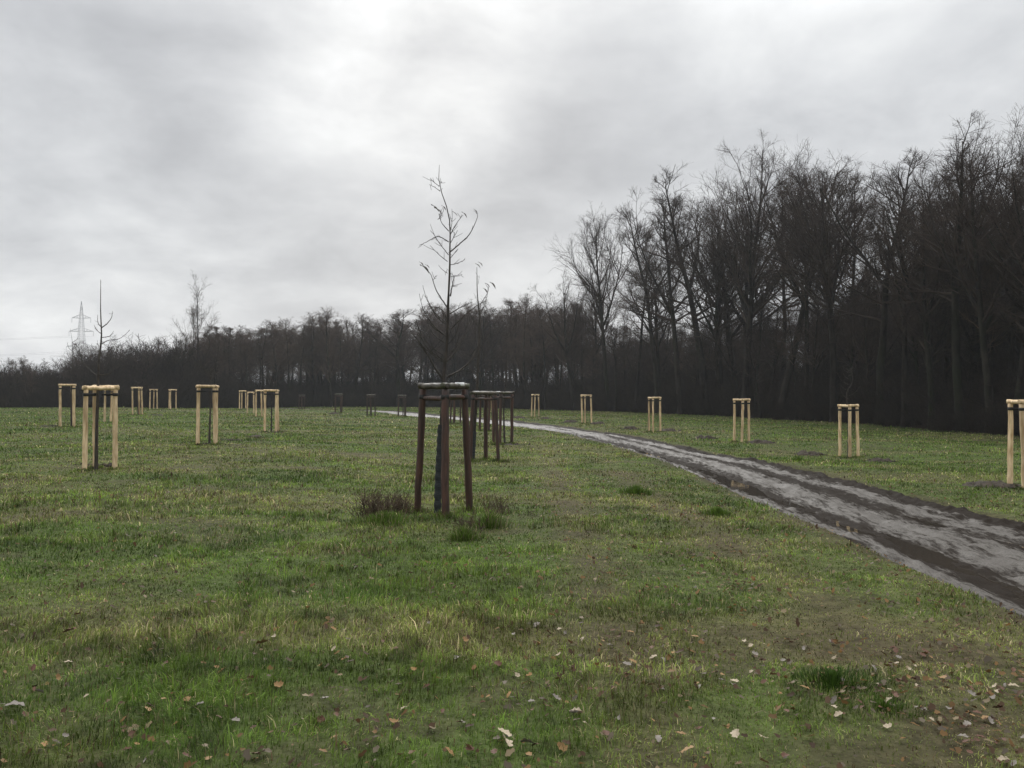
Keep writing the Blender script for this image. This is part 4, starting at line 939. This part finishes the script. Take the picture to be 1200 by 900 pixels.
for i in range(1500):
    u = rt.uniform(-120, 1420); x, y = edge_xy(u); b = .2 + 26 * rt.random() ** 1.4; k = (y + b) / y; x *= k; y *= k
    if edge_dist(np.array([x]), np.array([y]))[0] < .2: continue
    if u < 240: H = min(H_for(x, y, skyline(u, SKY_L) + 10), 8) * rt.uniform(.55, 1.0)
    elif u < 680: H = rt.uniform(2.2, 4.2) * (1 + .02 * b)
    else: H = rt.uniform(1.4, 3.8) * (1 + .05 * b)
    if b < 2: H *= .55
    bush_pt(x, y, H)
for (ex, ey) in [(x_, y_) for x_, y_ in zip(28.5 + rt.uniform(0, 10, 60), rt.uniform(-20, 40, 60))]: bush_pt(ex, ey, rt.uniform(2, 5))
scatter_stuff('undergrowth', pts, BUSH, 'dense dark tangle of bare brushwood at the foot of the woods', 'undergrowth')
# deep rows behind, one mass
pts = []
LOWT = [VAR['alder'][0][1], VAR['pole'][1][1], VAR['oak'][0][1], VAR['alder'][2][1]]
for i in range(150):
    u = rt.uniform(690, 1420); x, y = edge_xy(u); b = rt.uniform(24, 60); k = (y + b) / y; x *= k; y *= k
    H = H_for(x, y, skyline(u, SKY_LOW) + rt.uniform(20, 80)); H = max(6, H)
    pts.append((x, y, gz(x, y) - .2 , H / 20 * 1.6, rt.uniform(0, 6.28), H / 20))
    pts.append((x + 2, y + 2, gz(x, y) - H * .33, H / 20 * 1.6, rt.uniform(0, 6.28), H / 20))
scatter_stuff('deep_wood', pts, LOWT + [], 'inner depth of the near wood, a dark mass of branches', 'wood')

lap(' pylon')
pts = []
for i in range(120):
    u = rt.uniform(225, 700); x, y = edge_xy(u); b = rt.uniform(14, 40); k = (y + b) / y; x *= k; y *= k
    H = max(5, H_for(x, y, skyline(u, SKY_L) + rt.uniform(2, 45))); pts.append((x, y, gz(x, y) - .2, H / 20 * rt.uniform(1.2, 1.7), rt.uniform(0, 6.28), H / 20))
scatter_stuff('far_wood_depth', pts, [VAR['pole'][0][2], VAR['pole'][2][2], VAR['alder'][1][2]], 'rear rows of the far wood, closing the gaps between its trunks', 'wood')
# ------------------------------------------------------------------ pylon and power lines
def pylon(u, d, H):
    x = (u - CU) / F * d; z0 = gz(x, d); e = empty('power_pylon', (x, d, z0), R_(8)); tag(e, 'hazy lattice power pylon far off behind the brush on the left', 'pylon')
    prof = [(0, 3.9), (10, 2.7), (20, 1.85), (23.5, 1.6), (31, 1.1), (37.5, .75), (H - 1.0, .2), (H, .05)]
    hw = lambda z: float(np.interp(z, *zip(*prof)))
    A = Acc(); zs = list(np.concatenate([np.linspace(0, 23.5, 7), np.linspace(23.5, 37.5, 8)[1:], np.linspace(37.5, H, 4)[1:]]))
    def seg(acc, p, q, r): acc.add(*tubes(np.array([[p, q]]), np.array([[r, r]]), 4))
    cor = [(-1,-1),(1,-1),(1,1),(-1,1)]
    for a, b in zip(zs[:-1], zs[1:]):
        wa, wb = hw(a), hw(b)
        for i in range(4):
            p = (cor[i][0] * wa, cor[i][1] * wa, a); q = (cor[i][0] * wb, cor[i][1] * wb, b); j = (i + 1) % 4
            p2 = (cor[j][0] * wa, cor[j][1] * wa, a); q2 = (cor[j][0] * wb, cor[j][1] * wb, b)
            seg(A, p, q, .065); seg(A, p, q2, .032); seg(A, p2, q, .032); seg(A, q, q2, .032)
    A.build('lattice_tower', M_STEEL, e)
    for (z, w) in ((23.5, 6.8), (31, 5.6), (37.5, 4.3)):
        B = Acc(); h = hw(z)
        for s in (-1, 1):
            for yy in (-h, h):
                seg(B, (s * h, yy, z), (s * w, 0, z + .1), .09); seg(B, (s * h, yy, z + 1.6), (s * w, 0, z + .1), .07)
                for f in (.33, .66): seg(B, (s * (h + (w - h) * f), yy * (1 - f), z + .1 * f), (s * (h + (w - h) * f), yy * (1 - f), z + 1.6 - 1.5 * f), .05)
            seg(B, (s * w, 0, z), (s * w, 0, z - 2.2), .09)
        B.build('crossarm', M_STEEL, e)
    return x, d, z0
px_, py_, pz_ = pylon(95, 400, 45.6)
def wire(off, z, label, sag=9):
    c, s = math.cos(R_(8)), math.sin(R_(8)); p = np.array([px_ + off * c, py_ + off * s, pz_ + z]); q = p + np.array([-330, 20, -2.]); t = np.linspace(0, 1, 40)[:, None]
    P = p * (1 - t) + q * t; P[:, 2] -= (4 * sag * t * (1 - t))[:, 0]; A = Acc(); A.add(*tubes(P[None], np.full((1, 40), .028), 5)); tag(A.build('power_line', M_WIRE), label, 'power line', 'power lines from the far pylon')
wire(-5.2, 28.8, 'upper faint power line running left from the pylon\'s middle arm', 3); wire(5.2, 28.8, 'upper faint power line from the far end of the pylon\'s middle arm', 3)
wire(-6.2, 21.3, 'lower faint power line running left from the pylon\'s bottom arm', 3.5); wire(6.2, 21.3, 'lower faint power line from the far end of the pylon\'s bottom arm', 3.5)

# ------------------------------------------------------------------ haze
def haze():
    A = Acc(); box(A, (0, 0, 23.5), 4100, 4100, 53.0); m = bpy.data.materials.new('haze'); m.use_nodes = True; N = m.node_tree.nodes
    N.remove(N['Principled BSDF']); v = N.new('ShaderNodeVolumePrincipled'); v.inputs['Color'].default_value = (.86, .89, .93, 1); v.inputs['Density'].default_value = .0004; v.inputs['Anisotropy'].default_value = .3
    m.node_tree.links.new(v.outputs[0], [n for n in N if n.type == 'OUTPUT_MATERIAL'][0].inputs['Volume'])
    o = A.build('haze', m, None, False); tag(o, 'thin winter haze over the meadow and woods', 'haze', kind='stuff')
haze()

# ------------------------------------------------------------------ sky and light
SUN_EL, SUN_AZ = 24.0, -5.0            # degrees; azimuth measured from +Y towards +X
def pixdir(u, v):
    d = Vector(((u - CU) / F, 1, (VH - v) / F)); return d.normalized()
def world():
    W = bpy.data.worlds.new('World'); bpy.context.scene.world = W; W.use_nodes = True; nt = W.node_tree; N = nt.nodes; L = nt.links
    bg = N['Background']; tc = N.new('ShaderNodeTexCoord')
    sky = N.new('ShaderNodeTexSky'); sky.sky_type = 'NISHITA'; sky.sun_disc = False; sky.sun_elevation = R_(SUN_EL); sky.sun_rotation = R_(SUN_AZ); sky.air_density = 1.5; sky.dust_density = 1
    def math_(op, a, b=None, c=None):
        m = N.new('ShaderNodeMath'); m.operation = op
        for i, v in enumerate((a, b, c)):
            if v is None: continue
            if isinstance(v, (int, float)): m.inputs[i].default_value = v
            else: L.new(v, m.inputs[i])
        return m.outputs[0]
    D = tc.outputs['Generated']; sep = N.new('ShaderNodeSeparateXYZ'); L.new(D, sep.inputs[0])
    zc = math_('MAXIMUM', sep.outputs[2], 0.0); den = math_('ADD', zc, .34)
    cx = math_('DIVIDE', sep.outputs[0], den); cy = math_('DIVIDE', sep.outputs[1], den); cb = N.new('ShaderNodeCombineXYZ'); L.new(cx, cb.inputs[0]); L.new(cy, cb.inputs[1])
    def nz(scale, detail, dist, off, rough=.5):
        mp = N.new('ShaderNodeMapping'); mp.inputs['Location'].default_value = off; L.new(cb.outputs[0], mp.inputs[0])
        n = N.new('ShaderNodeTexNoise'); n.inputs['Scale'].default_value = scale; n.inputs['Detail'].default_value = detail; n.inputs['Distortion'].default_value = dist; n.inputs['Roughness'].default_value = rough
        L.new(mp.outputs[0], n.inputs['Vector']); return n.outputs['Fac']
    a = nz(1.1, 5, .4, (3.1, 1.7, 0)); b = nz(3.4, 6, .3, (7.3, 2.2, 0), .55)
    cl = math_('ADD', math_('MULTIPLY', math_('SUBTRACT', a, .49), .38), math_('MULTIPLY', math_('SUBTRACT', b, .49), .46))
    cl = math_('ADD', cl, math_('MULTIPLY', math_('SUBTRACT', nz(9.0, 6, .2, (1.3, 5.2, 0), .6), .5), .16))
    def lobe(u, v, k, amp):
        vd = N.new('ShaderNodeVectorMath'); vd.operation = 'DOT_PRODUCT'; L.new(D, vd.inputs[0]); vd.inputs[1].default_value = pixdir(u, v)
        e = math_('MULTIPLY', math_('SUBTRACT', vd.outputs['Value'], 1.0), k); e = math_('EXPONENT', e)
        # the lobe is broken up by the cloud noise
        return math_('MULTIPLY', e, math_('MULTIPLY', amp, math_('ADD', .35, math_('MULTIPLY', b, 1.3))))
    tot = cl
    for (u, v, k, amp) in [(572, 145, 900, .17), (450, 35, 350, .14), (510, 185, 600, .12), (350, 120, 200, .04), (345, 100, 700, .17), (600, 10, 300, .17), (430, 140, 300, .04), (970, 0, 150, .09), (60, 350, 30, .12), (420, 130, 300, .06), (520, 100, 60, .03),
                           (110, 100, 90, -.06), (220, 150, 300, -.07), (705, 165, 200, -.12), (640, 250, 150, -.09), (330, 270, 120, -.09), (760, 50, 300, -.05), (860, 90, 120, .06), (1100, 60, 60, .03), (640, 330, 200, .06), (200, 300, 100, .05)]:
        tot = math_('ADD', tot, lobe(u, v, k, amp))
    val = math_('ADD', .625, tot)
    zen = math_('ADD', 1.0, math_('MULTIPLY', math_('MAXIMUM', math_('SUBTRACT', sep.outputs[2], .38), 0), 4.9))   # overcast skies brighten towards the zenith
    val = math_('MULTIPLY', math_('MAXIMUM', val, .3), zen)
    val = math_('MULTIPLY', val, math_('SUBTRACT', 1.0, math_('MULTIPLY', math_('MAXIMUM', math_('MULTIPLY', sep.outputs[1], -1.0), 0), .45)))   # the cloud opposite the sun is duller
    col = N.new('ShaderNodeMix'); col.data_type = 'RGBA'; tintf = math_('MULTIPLY', math_('SUBTRACT', val, .45), 2.5); cf = N.new('ShaderNodeClamp'); L.new(tintf, cf.inputs[0]); L.new(cf.outputs[0], col.inputs[0])
    col.inputs[6].default_value = (.955, .98, 1.035, 1); col.inputs[7].default_value = (.985, 1.0, 1.01, 1)
    sc = N.new('ShaderNodeVectorMath'); sc.operation = 'SCALE'; L.new(col.outputs[2], sc.inputs[0]); L.new(val, sc.inputs[3])
    ns = N.new('ShaderNodeVectorMath'); ns.operation = 'SCALE'; L.new(sky.outputs[0], ns.inputs[0]); ns.inputs[3].default_value = .06
    mx = N.new('ShaderNodeMix'); mx.data_type = 'RGBA'; mx.inputs[0].default_value = .96; L.new(ns.outputs[0], mx.inputs[6]); L.new(sc.outputs[0], mx.inputs[7])
    L.new(mx.outputs[2], bg.inputs[0]); bg.inputs[1].default_value = 1.0
    W.cycles.sampling_method = 'MANUAL'; W.cycles.sample_map_resolution = 512
world()
sd = bpy.data.lights.new('sun', 'SUN'); sd.energy = .9; sd.angle = R_(20); sd.color = (1, .98, .95)
so = bpy.data.objects.new('sun', sd); C.objects.link(so)
dirv = Vector((math.sin(R_(SUN_AZ)) * math.cos(R_(SUN_EL)), math.cos(R_(SUN_AZ)) * math.cos(R_(SUN_EL)), math.sin(R_(SUN_EL))))
so.rotation_euler = dirv.to_track_quat('Z', 'Y').to_euler()

cam = bpy.data.cameras.new('camera'); cam.sensor_width = 36; cam.lens = 36 * F / 1200; cam.clip_end = 6000; cam.clip_start = .05
co = bpy.data.objects.new('camera', cam); C.objects.link(co); co.location = (0, 0, CAMH); co.rotation_euler = (R_(90) + math.atan(9 / F), 0, 0)
sc = bpy.context.scene; sc.camera = co
sc.view_settings.view_transform = 'Standard'; sc.view_settings.look = 'None'; sc.view_settings.exposure = .12; sc.view_settings.gamma = 1
cy = sc.cycles; cy.max_bounces = 5; cy.diffuse_bounces = 3; cy.glossy_bounces = 2; cy.transmission_bounces = 3; cy.volume_bounces = 1; cy.transparent_max_bounces = 4
cy.use_adaptive_sampling = True; cy.adaptive_threshold = .01; cy.use_denoising = True; cy.caustics_reflective = False; cy.caustics_refractive = False
